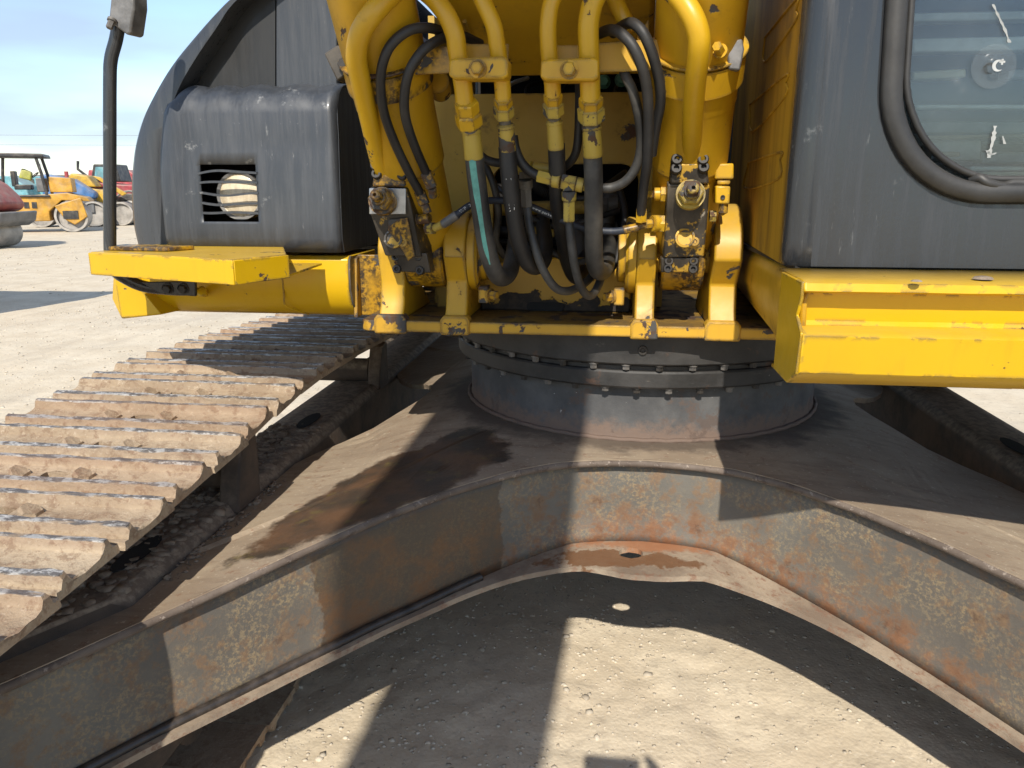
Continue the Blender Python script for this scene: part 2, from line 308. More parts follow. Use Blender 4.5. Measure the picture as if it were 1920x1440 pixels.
# ------------------------------------------------------------------ mesh helper
class MB:
    def __init__(s): s.v = []; s.f = []
    def add(s, vs, fs):
        o = len(s.v); s.v += [tuple(v) for v in vs]; s.f += [tuple(i + o for i in f) for f in fs]; return s
    def box(s, c, d, rot=None):
        c = Vector(c); vs = []
        for sx, sy, sz in ((-1,-1,-1),(1,-1,-1),(1,1,-1),(-1,1,-1),(-1,-1,1),(1,-1,1),(1,1,1),(-1,1,1)):
            p = Vector((sx * d[0] / 2, sy * d[1] / 2, sz * d[2] / 2))
            if rot is not None: p = rot @ p
            vs.append(c + p)
        return s.add(vs, [(0,3,2,1),(4,5,6,7),(0,1,5,4),(1,2,6,5),(2,3,7,6),(3,0,4,7)])
    def ext(s, poly, vec):                       # polygon extruded along a vector
        n = len(poly); vec = Vector(vec); a = [Vector(p) for p in poly]; b = [p + vec for p in a]
        nrm = Vector((0, 0, 0))
        for i in range(n): nrm += (a[i] - a[0]).cross(a[(i + 1) % n] - a[0])
        fs = [tuple(range(n - 1, -1, -1)), tuple(range(n, 2 * n))] + [(i, (i + 1) % n, n + (i + 1) % n, n + i) for i in range(n)]
        if nrm.dot(vec) < 0: fs = [tuple(reversed(f)) for f in fs]
        return s.add(a + b, fs)
    def cyl(s, p0, p1, r0, r1=None, n=20, cap=True):
        return s.tube([p0, p1], [r0, r0 if r1 is None else r1], n, cap)
    def tube(s, pts, r, n=12, cap=True, flat=1.):
        pts = [Vector(p) for p in pts]; k = len(pts)
        if not isinstance(r, (list, tuple)): r = [r] * k
        tg = []
        for i in range(k):
            d = pts[min(i + 1, k - 1)] - pts[max(i - 1, 0)]; tg.append(d.normalized() if d.length > 1e-9 else Vector((0, 0, 1)))
        ref = Vector((0, 0, 1)) if abs(tg[0].z) < .9 else Vector((1, 0, 0)); u = tg[0].cross(ref).normalized(); vs = []
        for i in range(k):
            u = (u - tg[i] * u.dot(tg[i])); u.normalize(); w = tg[i].cross(u)
            for j in range(n):
                a = 2 * math.pi * j / n; vs.append(pts[i] + (u * math.cos(a) + w * math.sin(a) * flat) * r[i])
        fs = [(i * n + j, i * n + (j + 1) % n, (i + 1) * n + (j + 1) % n, (i + 1) * n + j) for i in range(k - 1) for j in range(n)]
        if cap: fs += [tuple(range(n - 1, -1, -1)), tuple((k - 1) * n + j for j in range(n))]
        return s.add(vs, fs)
    def lathe(s, o, ax, prof, n=32, a0=0., a1=2 * math.pi):   # prof: (radius, height) along axis
        o = Vector(o); ax = Vector(ax).normalized(); ref = Vector((0, 0, 1)) if abs(ax.z) < .9 else Vector((1, 0, 0))
        u = ax.cross(ref).normalized(); w = ax.cross(u); k = len(prof); vs = []
        for r, h in prof:
            for j in range(n):
                a = 2 * math.pi * j / n; vs.append(o + ax * h + (u * math.cos(a) + w * math.sin(a)) * r)
        return s.add(vs, [(i * n + j, i * n + (j + 1) % n, (i + 1) * n + (j + 1) % n, (i + 1) * n + j) for i in range(k - 1) for j in range(n)])
    def loops(s, la, lb):                        # bridge two closed loops of equal count
        n = len(la); return s.add(list(la) + list(lb), [(i, (i + 1) % n, n + (i + 1) % n, n + i) for i in range(n)])
    def build(s, name, mat, parent=None, bevel=0., smooth=35, solid=0., recalc=True, segs=2, off=-1):
        me = bpy.data.meshes.new(name); me.from_pydata(s.v, [], s.f); me.validate()
        if recalc:
            import bmesh
            bm = bmesh.new(); bm.from_mesh(me); bmesh.ops.recalc_face_normals(bm, faces=bm.faces); bm.to_mesh(me); bm.free()
        o = bpy.data.objects.new(name, me); COL.objects.link(o); me.materials.append(M[mat] if isinstance(mat, str) else mat)
        if smooth:
            for p in me.polygons: p.use_smooth = True
            me.set_sharp_from_angle(angle=R(smooth))
        if solid: md = o.modifiers.new('solid', 'SOLIDIFY'); md.thickness = solid; md.offset = off
        if bevel: md = o.modifiers.new('bevel', 'BEVEL'); md.width = bevel; md.segments = segs; md.limit_method = 'ANGLE'; md.angle_limit = R(40); md.harden_normals = False
        if parent is not None: par(o, parent)
        return o
def par(o, p):
    o.parent = p; o.matrix_parent_inverse = (Matrix.Translation(p.location) if p.parent is None else Matrix.Identity(4)).inverted()
def empty(name, loc): o = bpy.data.objects.new(name, None); COL.objects.link(o); o.location = loc; return o
def tag(o, label=None, cat=None, group=None, kind=None):
    if label: o['label'] = label
    if cat: o['category'] = cat
    if group: o['group'] = group
    if kind: o['kind'] = kind
    return o
def smooth_path(P, sub=8):
    P = [Vector(p) for p in P]
    if len(P) < 3: return P
    Q = [P[0] * 2 - P[1]] + P + [P[-1] * 2 - P[-2]]; out = []
    for i in range(1, len(Q) - 2):
        a, b, c, d = Q[i - 1:i + 3]
        for k in range(sub):
            t = k / sub; out.append(.5 * ((2 * b) + (c - a) * t + (2 * a - 5 * b + 4 * c - d) * t * t + (3 * b - a - 3 * c + d) * t ** 3))
    out.append(P[-1]); return out
def ipts(L): return [PY(a, b, c) for a, b, c in L]
def rloop(x0, x1, z0, z1, r, n=8):               # rounded rectangle, counter-clockwise, list of (x, z)
    out = []
    for cx, cz, a0 in ((x1 - r, z0 + r, -90), (x1 - r, z1 - r, 0), (x0 + r, z1 - r, 90), (x0 + r, z0 + r, 180)):
        for k in range(n + 1):
            a = R(a0 + 90 * k / n); out.append((cx + r * math.cos(a), cz + r * math.sin(a)))
    return out
def outer_for(inner, x0, x1, z0, z1):            # rectangle boundary point for each inner point, seen from the middle
    cx = sum(p[0] for p in inner) / len(inner); cz = sum(p[1] for p in inner) / len(inner); out = []
    for x, z in inner:
        dx, dz = x - cx, z - cz
        t = min(((x1 - cx) / dx if dx > 0 else (x0 - cx) / dx) if abs(dx) > 1e-9 else 1e9, ((z1 - cz) / dz if dz > 0 else (z0 - cz) / dz) if abs(dz) > 1e-9 else 1e9)
        out.append([cx + dx * t, cz + dz * t])
    for X, Z in ((x0, z0), (x1, z0), (x1, z1), (x0, z1)):   # pin the corners
        k = min(range(len(out)), key=lambda i: (out[i][0] - X) ** 2 + (out[i][1] - Z) ** 2); out[k] = [X, Z]
    return out
def hexbolt(mb, p, ax, r, h, washer=True):
    p = Vector(p); ax = Vector(ax).normalized()
    if washer: mb.cyl(p, p + ax * h * .25, r * 1.35, n=16)
    mb.tube([p + ax * h * .2, p + ax * h * .92, p + ax * h], [r, r, r * .86], 6)
def boltobj(name, p, ax, r, h, mat, parent): mb = MB(); hexbolt(mb, p, ax, r, h); return mb.build(name, mat, parent, smooth=25)
def vnoise(x, y, sc, seed=0):
    rs = np.random.RandomState(seed); T = rs.rand(256, 256); X = np.asarray(x) * sc + 1000.5; Y = np.asarray(y) * sc + 1000.5
    xi = np.floor(X).astype(int); yi = np.floor(Y).astype(int); fx = X - xi; fy = Y - yi; fx = fx * fx * (3 - 2 * fx); fy = fy * fy * (3 - 2 * fy)
    g = lambda a, b: T[a % 256, b % 256]
    return (g(xi, yi) * (1 - fx) + g(xi + 1, yi) * fx) * (1 - fy) + (g(xi, yi + 1) * (1 - fx) + g(xi + 1, yi + 1) * fx) * fy
#@@GROUND
# ------------------------------------------------------------------ ground
def axis(lo, a, b, hi, step, grow=1.16):
    L = list(np.arange(a, b + 1e-6, step)); s = step
    while L[-1] < hi: s *= grow; L.append(L[-1] + s)
    s = step
    while L[0] > lo: s *= grow; L.insert(0, L[0] - s)
    return np.array(L)
gx = axis(-3000, -2.6, 2.2, 3000, .022, 1.05); gy = axis(-3000, .9, 5.2, 6000, .022, 1.05)
GX, GY = np.meshgrid(gx, gy)
amp = np.clip(1 - (np.abs(GX) + np.abs(GY)) / 60, 0, 1)
def ground_z(x, y): return (vnoise(x, y, 1.1, 5) - .5) * .018 + (vnoise(x, y, 3, 1) - .5) * .026 + (vnoise(x, y, 11, 2) - .5) * .012 + (vnoise(x, y, 30, 3) - .5) * .007
GZ = ground_z(GX, GY) * amp - .012
nx, ny = len(gx), len(gy)
idx = np.arange(nx * ny).reshape(ny, nx)
me = bpy.data.meshes.new('ground')
me.from_pydata(np.stack([GX.ravel(), GY.ravel(), GZ.ravel()], 1).tolist(), [], np.stack([idx[:-1, :-1], idx[:-1, 1:], idx[1:, 1:], idx[1:, :-1]], -1).reshape(-1, 4).tolist())
me.materials.append(M['ground'])
for p in me.polygons: p.use_smooth = True
go = bpy.data.objects.new('ground', me); COL.objects.link(go); tag(go, kind='structure')
def stones(name, spots, mat, label, cat, flat=.7):
    base = np.array([(-1, -1, -.6), (1, -1, -.6), (1, 1, -.6), (-1, 1, -.6), (-1, -1, .5), (1, -1, .5), (1, 1, .5), (-1, 1, .5), (0, 0, .95), (-1.25, 0, 0), (1.25, 0, 0), (0, -1.25, 0), (0, 1.25, 0)]) * .62
    F = [(4, 5, 8), (5, 6, 8), (6, 7, 8), (7, 4, 8), (0, 1, 11), (1, 5, 11), (5, 4, 11), (4, 0, 11), (1, 2, 10), (2, 6, 10), (6, 5, 10), (5, 1, 10), (2, 3, 12), (3, 7, 12), (7, 6, 12), (6, 2, 12), (3, 0, 9), (0, 4, 9), (4, 7, 9), (7, 3, 9)]
    V = []; FF = []
    for x, y, z, r in spots:
        b = base * (1 + (np.random.rand(13, 3) - .5) * .7); a = random.random() * 6.28; c, s = math.cos(a), math.sin(a)
        sx, sy, sz = r * random.uniform(.7, 1.3), r * random.uniform(.7, 1.2), r * random.uniform(.45, .8) * flat / .7
        q = np.stack([(b[:, 0] * c - b[:, 1] * s) * sx + x, (b[:, 0] * s + b[:, 1] * c) * sy + y, b[:, 2] * sz + z], 1)
        o = len(V); V += q.tolist(); FF += [(i + o, j + o, k + o) for i, j, k in F]
    me = bpy.data.meshes.new(name); me.from_pydata(V, [], FF); me.materials.append(M[mat])
    for p in me.polygons: p.use_smooth = True
    o = bpy.data.objects.new(name, me); COL.objects.link(o); return tag(o, label, cat, kind='stuff')
sp = []
def scat(n, x0, x1, y0, y1, r0, r1, k=2.6):
    X = np.random.uniform(x0, x1, n); Y = np.random.uniform(y0, y1, n); Z = ground_z(X, Y) - .012
    NV = vnoise(X, Y, 2.2, 9)
    for x, y, z, nv in zip(X, Y, Z, NV):
        if nv * .6 + random.random() * .6 < .45: continue
        r = r0 + (r1 - r0) * random.random() ** k; sp.append((x, y, z + r * .12, r))
scat(6500, -1.0, 1.3, 1.3, 3.0, .0025, .009, 3.4); scat(300, -1.0, 1.3, 1.3, 3.0, .008, .017, 3)
scat(7000, -7.5, -1.95, 2.2, 11, .005, .018, 3); scat(900, 1.0, 3.6, 2.0, 6, .005, .016, 3); scat(2500, -16, -3, 11, 24, .012, .035, 3)
stones('gravel', sp, 'stone', 'small pale stones scattered over the dusty ground', 'gravel')
#@@EXCAVATOR
# ------------------------------------------------------------------ excavator
EX = empty('excavator', (.13, 3.02, 0))
tag(EX, 'large yellow and black crawler excavator with chipped paint filling the foreground', 'excavator')
CX, CYC = .13, 3.02
# ---- carbody
LIP = [(0, 2.185), (.12, 2.178), (.25, 2.145), (.4, 2.065), (.55, 1.955), (.7, 1.82), (.85, 1.66), (1.0, 1.49), (1.1, 1.37), (1.25, 1.16), (1.65, .66)]
ZT = [(0, .822), (.25, .820), (.4, .812), (.55, .795), (.7, .772), (.85, .745), (1.0, .715), (1.1, .70), (1.25, .685), (1.65, .66)]
ZB = [(0, .548), (.2, .543), (.4, .495), (.6, .452), (.8, .425), (1.0, .405), (1.25, .39), (1.6, .375)]
def lerp(T, u):
    u = abs(u)
    xs = [a for a, b in T]; ys = [b for a, b in T]; return float(np.interp(u, xs, ys))
ZBR = [(0, .548), (.2, .543), (.4, .480), (.6, .425), (.75, .385), (.9, .345), (1.1, .315), (1.6, .30)]
def zbot(u): return lerp(ZBR if u > 0 else ZB, u)
def lipy(u):
    return (lerp(LIP, u - .03) + lerp(LIP, u + .03) + lerp(LIP, u)) / 3 if abs(u) > .05 else lerp(LIP, u)
def ztop(x, y):
    u = abs(x - CX); z = lerp(ZT, u); d = math.hypot(x - CX, y - CYC); k = min(1, max(0, (d - .62) / .45)); return z * k + .822 * (1 - k)
US = [-1.65 + 3.3 * i / 80 for i in range(81)]
front = [(CX + u, lipy(u)) for u in US]
def side_x(y, sgn):   # concave waist of the X between the arms
    t = min(1, abs(y - CYC) / .72); return CX + sgn * (.84 + .33 * t * t * (3 - 2 * t))
ring_pts = []
left_side = [(CX - 1.65, .66 + .45), (CX - 1.19, 1.70)] + [(side_x(y, -1), y) for y in np.linspace(2.25, 2 * CYC - 2.25, 15)] + [(CX - 1.19, 2 * CYC - 1.70), (CX - 1.65, 2 * CYC - 1.11)]
back = [(x, 2 * CYC - y) for x, y in front]
outline = [(x, y) for x, y in front] + [(2 * CX - x, y) for x, y in left_side] + list(reversed(back)) + list(reversed(left_side))
mb = MB(); NR = 26; n = len(outline); vs = []
for k in range(NR + 1):
    t = (k / NR)
    for x, y in outline:
        ax, ay = x - CX, y - CYC; d = math.hypot(ax, ay); r0 = .45; rr = r0 + (d - r0) * t
        px, py = CX + ax / d * rr, CYC + ay / d * rr; vs.append((px, py, ztop(px, py)))
mb.add(vs, [(k * n + i, k * n + (i + 1) % n, (k + 1) * n + (i + 1) % n, (k + 1) * n + i) for k in range(NR) for i in range(n)])
cb = mb.build('carbody', 'top', EX, solid=.022, smooth=0)
def orient_up(o):
    me = o.data
    if sum(p.normal.z * p.area for p in me.polygons) < 0: me.flip_normals()
orient_up(cb)
def off_pts(d):          # front curve moved back from the lip by d along its normal
    out = []
    for i, u in enumerate(US):
        a = front[max(0, i - 1)]; b = front[min(len(US) - 1, i + 1)]; tx, ty = b[0] - a[0], b[1] - a[1]; L = math.hypot(tx, ty)
        out.append((front[i][0] - ty / L * d, front[i][1] + tx / L * d))
    return out
wp = off_pts(.030); vs = []; NZ = 10
for (x, y), u in zip(wp, US):
    zt = ztop(x, y) - .0225; zb = zbot(u)
    for k in range(NZ + 1): vs.append((x, y + .004 * math.sin(k * .6), zb + (zt - zb) * k / NZ))
mb = MB().add(vs, [(i * (NZ + 1) + k, (i + 1) * (NZ + 1) + k, (i + 1) * (NZ + 1) + k + 1, i * (NZ + 1) + k + 1) for i in range(len(US) - 1) for k in range(NZ)])
mb.build('web_plate', 'web', cb, solid=.02, smooth=60, off=1)
# weld bead along the web foot
mb = MB(); mb.tube([(x - .004, y - .004, zbot(u) + .006) for (x, y), u in zip(off_pts(.024), US) if u < -.42], .013, 7); mb.build('weld_bead', 'oilbead', cb, smooth=60)
# top rounded lip edge
mb = MB(); mb.tube([(x, y, ztop(x, y) - .012) for (x, y) in off_pts(.004)], [.0118 + .0006 * math.sin(i * 2.1) for i in range(len(US))], 8); mb.build('edge_lip', 'lip', cb, smooth=60)
# bottom flange with a drain hole
def boff(u): return .004 + .185 * math.exp(-(u / (.36 if u > 0 else .30)) ** 2)
HOLE = (.094, 2.134); HR = .036
inn = off_pts(.30); BO = []; 
for i, u in enumerate(US):
    a = front[max(0, i - 1)]; b = front[min(len(US) - 1, i + 1)]; tx, ty = b[0] - a[0], b[1] - a[1]; L = math.hypot(tx, ty); d = boff(u)
    BO.append((front[i][0] + ty / L * d * (1 if abs(u) > .2 else 1), front[i][1] - tx / L * d))
mb = MB(); NB = 30; vs = []; fs = []
for i, u in enumerate(US):
    for k in range(NB + 1):
        t = k / NB; x = BO[i][0] + (inn[i][0] - BO[i][0]) * t; y = BO[i][1] + (inn[i][1] - BO[i][1]) * t
        d = math.hypot(x - HOLE[0], y - HOLE[1])
        vs.append([x, y, zbot(u)])
hidden = set()
for i in range(len(US) - 1):
    for k in range(NB):
        q = (i * (NB + 1) + k, i * (NB + 1) + k + 1, (i + 1) * (NB + 1) + k + 1, (i + 1) * (NB + 1) + k); c = [sum(vs[j][m] for j in q) / 4 for m in (0, 1)]
        if math.hypot(c[0] - HOLE[0], c[1] - HOLE[1]) < HR + .012: hidden.update(q); continue
        fs.append(q)
# close the gap between the removed cells and a round hole
used = {}
for f in fs:
    for a, b in zip(f, f[1:] + f[:1]): used[(a, b)] = 1
rim = [(a, b) for (a, b) in used if (b, a) not in used and a in hidden and b in hidden]
o0 = len(vs); ring = {}
for a, b in rim:
    for j in (a, b):
        if j not in ring:
            dx, dy = vs[j][0] - HOLE[0], vs[j][1] - HOLE[1]; L = math.hypot(dx, dy); ring[j] = len(vs); vs.append([HOLE[0] + dx / L * HR, HOLE[1] + dy / L * HR, vs[j][2]])
for a, b in rim: fs.append((b, a, ring[a], ring[b]))
mb.add(vs, fs); bf = mb.build('lower_flange', 'bot', EX, solid=.016, smooth=0); orient_up(bf)
# ---- turret base and swing ring
mb = MB(); mb.lathe((CX, CYC, 0), (0, 0, 1), [(.668, .800), (.668, .812), (.660, .826), (.655, .840), (.655, 1.0), (.60, 1.0)], 96)
mb.build('turret_base', 'base', cb, smooth=40)
mb = MB(); mb.tube([(CX + .664 * math.cos(a) * (1 + .002 * math.sin(a * 47)), CYC + .664 * math.sin(a), .826 + .0012 * math.sin(a * 57)) for a in np.linspace(0, 6.2832, 240)], .008, 7); mb.build('weld_bead', 'base', cb, smooth=60)
mb = MB(); mb.lathe((CX, CYC, 0), (0, 0, 1), [(.60, 1.004), (.700, 1.004), (.704, 1.010), (.704, 1.052), (.700, 1.058), (.690, 1.060), (.690, 1.072), (.66, 1.074), (.66, 1.078), (.716, 1.080), (.722, 1.086), (.722, 1.176), (.60, 1.176)], 128)
sr = mb.build('swing_ring', 'ring', EX, smooth=30)
for k in range(44):
    a = 2 * math.pi * (k + .35) / 44
    if math.sin(a) > .35: continue
    p = Vector((CX + .702 * math.cos(a), CYC + .702 * math.sin(a), 1.081))
    boltobj('ring_bolt', p, (0, 0, -1), .0115, .018 + .004 * random.random(), 'boltgrey' if k % 3 else 'bolt', sr)
    p = Vector((CX + .681 * math.cos(a + .05), CYC + .681 * math.sin(a + .05), 1.004))
    boltobj('flange_bolt', p, (0, 0, -1), .0115, .016 + .004 * random.random(), 'boltgrey' if k % 2 else 'bolt', sr)
p = PY(1205, 655, 2.31); a = math.atan2(p.y - CYC, p.x - CX); q = Vector((CX + .722 * math.cos(a), CYC + .722 * math.sin(a), p.z)); nn = Vector((math.cos(a), math.sin(a), 0))
MB().lathe(q, nn, [(0, .004), (.006, .004), (.008, .008), (.013, .008), (.014, 0)], 18).build('grease_plug', 'bolt', sr)
# ---- tracks
PITCHS = .19
def shoe_mesh(seed):
    rs = random.Random(seed)
    xs = [-.5, -.494, -.45, -.40, -.34, -.28, -.235, -.19, -.14, -.09, -.045, 0, .045, .09, .14, .19, .235, .28, .34, .40, .45, .494, .5]
    xs = [x * .73 for x in xs]
    prof = [(-.094, .004), (-.092, .010), (-.078, .011), (-.073, .036), (-.057, .038), (-.049, .014), (-.030, .010), (-.012, .009), (.012, .009), (.030, .010), (.047, .014), (.054, .037), (.070, .036), (.077, .012), (.092, .010), (.094, .004)]
    nx, npf = len(xs), len(prof); vs = []
    for i, x in enumerate(xs):
        endf = .75 if i in (0, nx - 1) else 1.
        for j, (y, z) in enumerate(prof):
            zz = z * (endf if z > .02 else 1) + (rs.random() - .5) * (.0035 if z > .02 else .005) * (1 if 0 < j < npf - 1 else 0)
            vs.append((x + (rs.random() - .5) * .006, y + (rs.random() - .5) * (.0032 if 0 < j < npf - 1 else 0), zz))
    nb = len(vs)
    for x in xs: vs += [(x, -.094, -.008), (x, -.030, -.008), (x, -.012, -.008), (x, .012, -.008), (x, .030, -.008), (x, .094, -.008)]
    fs = []
    slot = {(i, j) for i in (9, 12) for j in (7,)} | {(i, j) for i in (8, 9, 12, 13) for j in (7,)}
    slot = {(i, j) for i in (10, 11) for j in (6, 7, 8)}
    for i in range(nx - 1):
        for j in range(npf - 1):
            if (i, j) in slot: continue
            a = i * npf + j; fs.append((a, a + npf, a + npf + 1, a + 1))
        for j in range(5):
            if (i, 7) in slot and j in (1, 2, 3): continue
            a = nb + i * 6 + j; fs.append((a, a + 1, a + 7, a + 6))
        a, b = i * npf, nb + i * 6; fs.append((a, b, b + 6, a + npf)); fs.append((a + npf - 1, a + 2 * npf - 1, b + 11, b + 5))
    for i0 in (10,):                     # walls of the mud slot
        i1 = 12
        for i in range(i0, i1):
            for jt, jb in ((6, 1), (9, 4)):
                a, b = i * npf + jt, nb + i * 6 + jb; fs.append((a, a + npf, b + 6, b))
        for i in (i0, i1):
            a, b = i * npf + 6, nb + i * 6 + 1; fs += [(a, a + 1, b + 1, b), (a + 1, a + 2, b + 2, b + 1), (a + 2, a + 3, b + 3, b + 2)]
    for i in (0, nx - 1): fs.append(tuple(i * npf + j for j in range(npf)) + tuple(nb + i * 6 + j for j in range(5, -1, -1)))
    mb = MB().add(vs, fs)
    for x in (-.085, .085):              # worn bolt heads beside the slot
        y = rs.uniform(-.006, .006); h = .006 + .006 * rs.random(); mb.tube([(x, y, .004), (x, y, .011 + h), (x + .002, y, .014 + h)], [.026, .025, .021], 6)
    me = bpy.data.meshes.new('track_shoe'); me.from_pydata(mb.v, [], mb.f); me.materials.append(M['shoe'])
    for p in me.polygons: p.use_smooth = True
    me.set_sharp_from_angle(angle=R(32)); return me
SHOES = [shoe_mesh(s) for s in range(6)]
YF, YR, ZC, RW = 1.02, 5.05, .455, .415
def track_path():
    P = []; N = 400
    KN = [(YF, .87), (1.30, .888), (1.6, .906), (1.9, .928), (2.15, .958), (2.35, .974), (2.7, .974), (3.2, .956), (3.8, .935), (YR, .87)]
    for k in range(N):                              # top run, front to rear, sagging between the supports
        y = YF + (YR - YF) * k / N
        z = sum(float(np.interp(y + d, [a for a, b in KN], [b for a, b in KN])) for d in (-.12, -.06, 0, .06, .12)) / 5
        P.append((y, z))
    for k in range(1, 200): a = math.pi / 2 - math.pi * k / 200; P.append((YR + RW * math.cos(a), ZC + RW * math.sin(a)))
    for k in range(N): P.append((YR + (YF - YR) * k / N, ZC - RW))
    for k in range(1, 200): a = -math.pi / 2 - math.pi * k / 200; P.append((YF + RW * math.cos(a), ZC + RW * math.sin(a)))
    return P
TP = track_path(); acc = [0.]
for a, b in zip(TP, TP[1:] + TP[:1]): acc.append(acc[-1] + math.hypot(b[0] - a[0], b[1] - a[1]))
def on_track(s):
    s %= acc[-1]; i = int(np.searchsorted(acc, s, 'right')) - 1; i = min(i, len(TP) - 1); a, b = TP[i], TP[(i + 1) % len(TP)]; t = (s - acc[i]) / max(1e-9, acc[i + 1] - acc[i])
    return a[0] + (b[0] - a[0]) * t, a[1] + (b[1] - a[1]) * t
NS = round(acc[-1] / PITCHS); PS = acc[-1] / NS
def track(xc, seed):
    rs = random.Random(seed); mb = MB()
    for dx in (-.11, .11):               # link rails as one closed strip
        L = []
        for k in range(NS):
            y, z = on_track(k * PS); y2, z2 = on_track(k * PS + .01); t = Vector((0, y2 - y, z2 - z)).normalized(); nn = Vector((0, -t.z, t.y))
            c = Vector((xc + dx, y, z)) - nn * .052; m = Matrix((Vector((1, 0, 0)), t, nn)).transposed()
            mb.box(c, (.035, PS * 1.06, .075), m)
    tr = mb.build('track_chain', 'frame', EX, bevel=0)
    for k in range(NS):
        y, z = on_track(k * PS + .03); y2, z2 = on_track(k * PS + .04); t = Vector((0, y2 - y, z2 - z)).normalized(); nn = Vector((0, -t.z, t.y))
        o = bpy.data.objects.new('track_shoe', SHOES[rs.randrange(6)]); COL.objects.link(o); o.parent = tr
        m = Matrix((Vector((1, 0, 0)), t, nn)).transposed().to_4x4(); m = m @ Matrix.Rotation(rs.uniform(-.006, .006), 4, 'Z') @ Matrix.Rotation(rs.uniform(-.02, .02), 4, 'X')
        o.matrix_local = Matrix.Translation((xc + rs.uniform(-.006, .006), y, z)) @ m
    return tr
track(-1.328, 3); track(1.79, 4)
def track_frame(xi, sgn):                 # xi: inner wall, sgn: direction outwards
    prof = [(0, .24), (0, .70), (.025, .728), (.20, .715), (.27, .69), (.33, .60), (.35, .24)]
    A = [(xi + sgn * d, 1.44 - d * 1.45, z) for d, z in prof]; B = [(xi + sgn * d, 5.0, z) for d, z in prof]; n = len(prof)
    f = MB().add(A + B, [tuple(range(n)), tuple(range(2 * n - 1, n - 1, -1))] + [(i, (i + 1) % n, (i + 1) % n + n, i + n) for i in range(n)]).build('track_frame', 'frame', EX, bevel=.010)
    for yy in (2.75, 1.62): MB().ext([(xi + sgn * (.10 + .03 * math.cos(a)), yy + .10 * math.sin(a), .7265) for a in np.linspace(0, 6.0, 14)], (0, 0, .002)).build('mud_hole', 'dark', f)
    for y, zt2 in (((1.98, .925), (3.38, .90)) if sgn < 0 else ((2.50, .925), (3.6, .90))):               # carrier roller posts
        xx = xi - sgn * .01 if sgn < 0 else xi + sgn * .05
        MB().ext([(xx, y - .05, .70), (xx, y + .10, .70), (xx, y + .10, zt2), (xx, y + .02, zt2 - .01), (xx, y - .02, zt2 - .10)], (sgn * .06, 0, 0)).build('roller_bracket', 'frame', f, bevel=.006)
        MB().cyl((xi + sgn * .06, y + .05, zt2 - .13), (xi + sgn * .50, y + .05, zt2 - .13), .055, n=24).build('carrier_roller', 'frame', f)
    for y in (1.7, 2.1, 2.5, 3.0, 3.5, 4.0, 4.5): MB().cyl((xi + sgn * .05, y, .22), (xi + sgn * .56, y, .22), .085, n=24).build('track_roller', 'frame', f)
    MB().lathe((xi + sgn * .30, YF, ZC), (1, 0, 0), [(.05, -.13), (.30, -.10), (.34, -.12), (.34, -.05), (.36, -.03), (.36, .03), (.34, .05), (.34, .12), (.30, .10), (.05, .13)], 40).build('front_idler', 'frame', f)
    MB().lathe((xi + sgn * .30, YR, ZC), (1, 0, 0), [(.05, -.13), (.28, -.10), (.33, -.05), (.35, 0), (.33, .05), (.28, .10), (.05, .13)], 40).build('sprocket', 'frame', f)
    # slot cover seen as a dark pocket in the frame roof
    return f
track_frame(-1.03, -1); track_frame(1.33, 1)
cl = []
for k in range(1500):
    y = random.uniform(1.12, 2.7); x = -1.05 - .20 * random.random()
    if y < 1.46 - 1.45 * (-1.03 - x): continue
    cl.append((x, y, .724, .003 + .020 * random.random() ** 4))
for k in range(200):
    y = random.uniform(1.55, 2.2); cl.append((-1.03 + .04 * random.random(), y, ztop(-1.0, y) + .003, .002 + .010 * random.random() ** 3))
stones('loose_dirt', cl, 'clod', 'dry dirt clods lying on the track frame ledge', 'dirt')
#@@DECK
# ---- deck plate, ears and front plate
mb = MB(); YD = 2.235
zb_, zt_ = 1.180, 1.214
mb.ext([(-.735, YD + .02, zb_), (-.715, YD, zb_), (.50, YD - .004, zb_), (.54, YD, zb_), (.54, 4.2, zb_), (-.74, 4.2, zb_)], (0, 0, zt_ - zb_))
dk = mb.build('deck_plate', 'yel_chip', EX, bevel=.004)
PINY, PINZ = 2.36, 1.405
def ear(x0, x1, topr, name='pin_ear', mat='yel_old', zoff=0.):
    pr = []
    for k in range(15): a = R(-25 + 205 * k / 14); pr.append((PINY + math.cos(a) * topr, PINZ + zoff + math.sin(a) * topr))
    pr = [(2.62, 1.2145), (PINY + topr + .02, 1.30)] + pr + [(YD + .045, 1.33), (YD + .03, 1.26), (YD + .012, 1.23), (YD + .008, 1.2145)]
    o = MB().ext([(x0, y, z) for y, z in pr], (x1 - x0, 0, 0)).build(name, mat, dk, bevel=.006, segs=3); return o
EARS = [(-.680, -.605, .105), (-.478, -.412, .125), (.082, .138, .125), (.292, .370, .150)]
for x0, x1, r_ in EARS: ear(x0, x1, r_)
for x0, x1, r_ in EARS: MB().ext([(x0 - .012, YD - .008, zb_ - .006), (x1 + .012, YD - .008, zb_ - .006), (x1 + .012, YD - .008, zt_ + .004), (x1 + .002, YD - .008, zt_ + .018), (x0 - .002, YD - .008, zt_ + .018), (x0 - .012, YD - .008, zt_ + .004)], (0, .05, 0)).build('ear_foot', 'yel_foot', dk, bevel=.006)
# bosses on the inner ears (pin ends, retaining plates)
for x0, s in ((-.411, 1), (.081, -1)):
    MB().lathe((x0, PINY, PINZ), (s, 0, 0), [(.112, 0), (.112, .022), (.104, .030), (.082, .030), (.080, .050), (.060, .052), (.058, .040), (.030, .040), (0, .040)], 40).build('pin_boss', 'yel_old', dk)
    MB().box((x0 + s * .045, PINY - .06, PINZ - .115), (.03, .05, .05)).build('pin_stop', 'yel_chip', dk, bevel=.004)
    boltobj('stop_bolt', (x0 + s * .062, PINY - .075, PINZ - .115), (s, -.6, 0), .014, .03, 'yel_chip', dk)
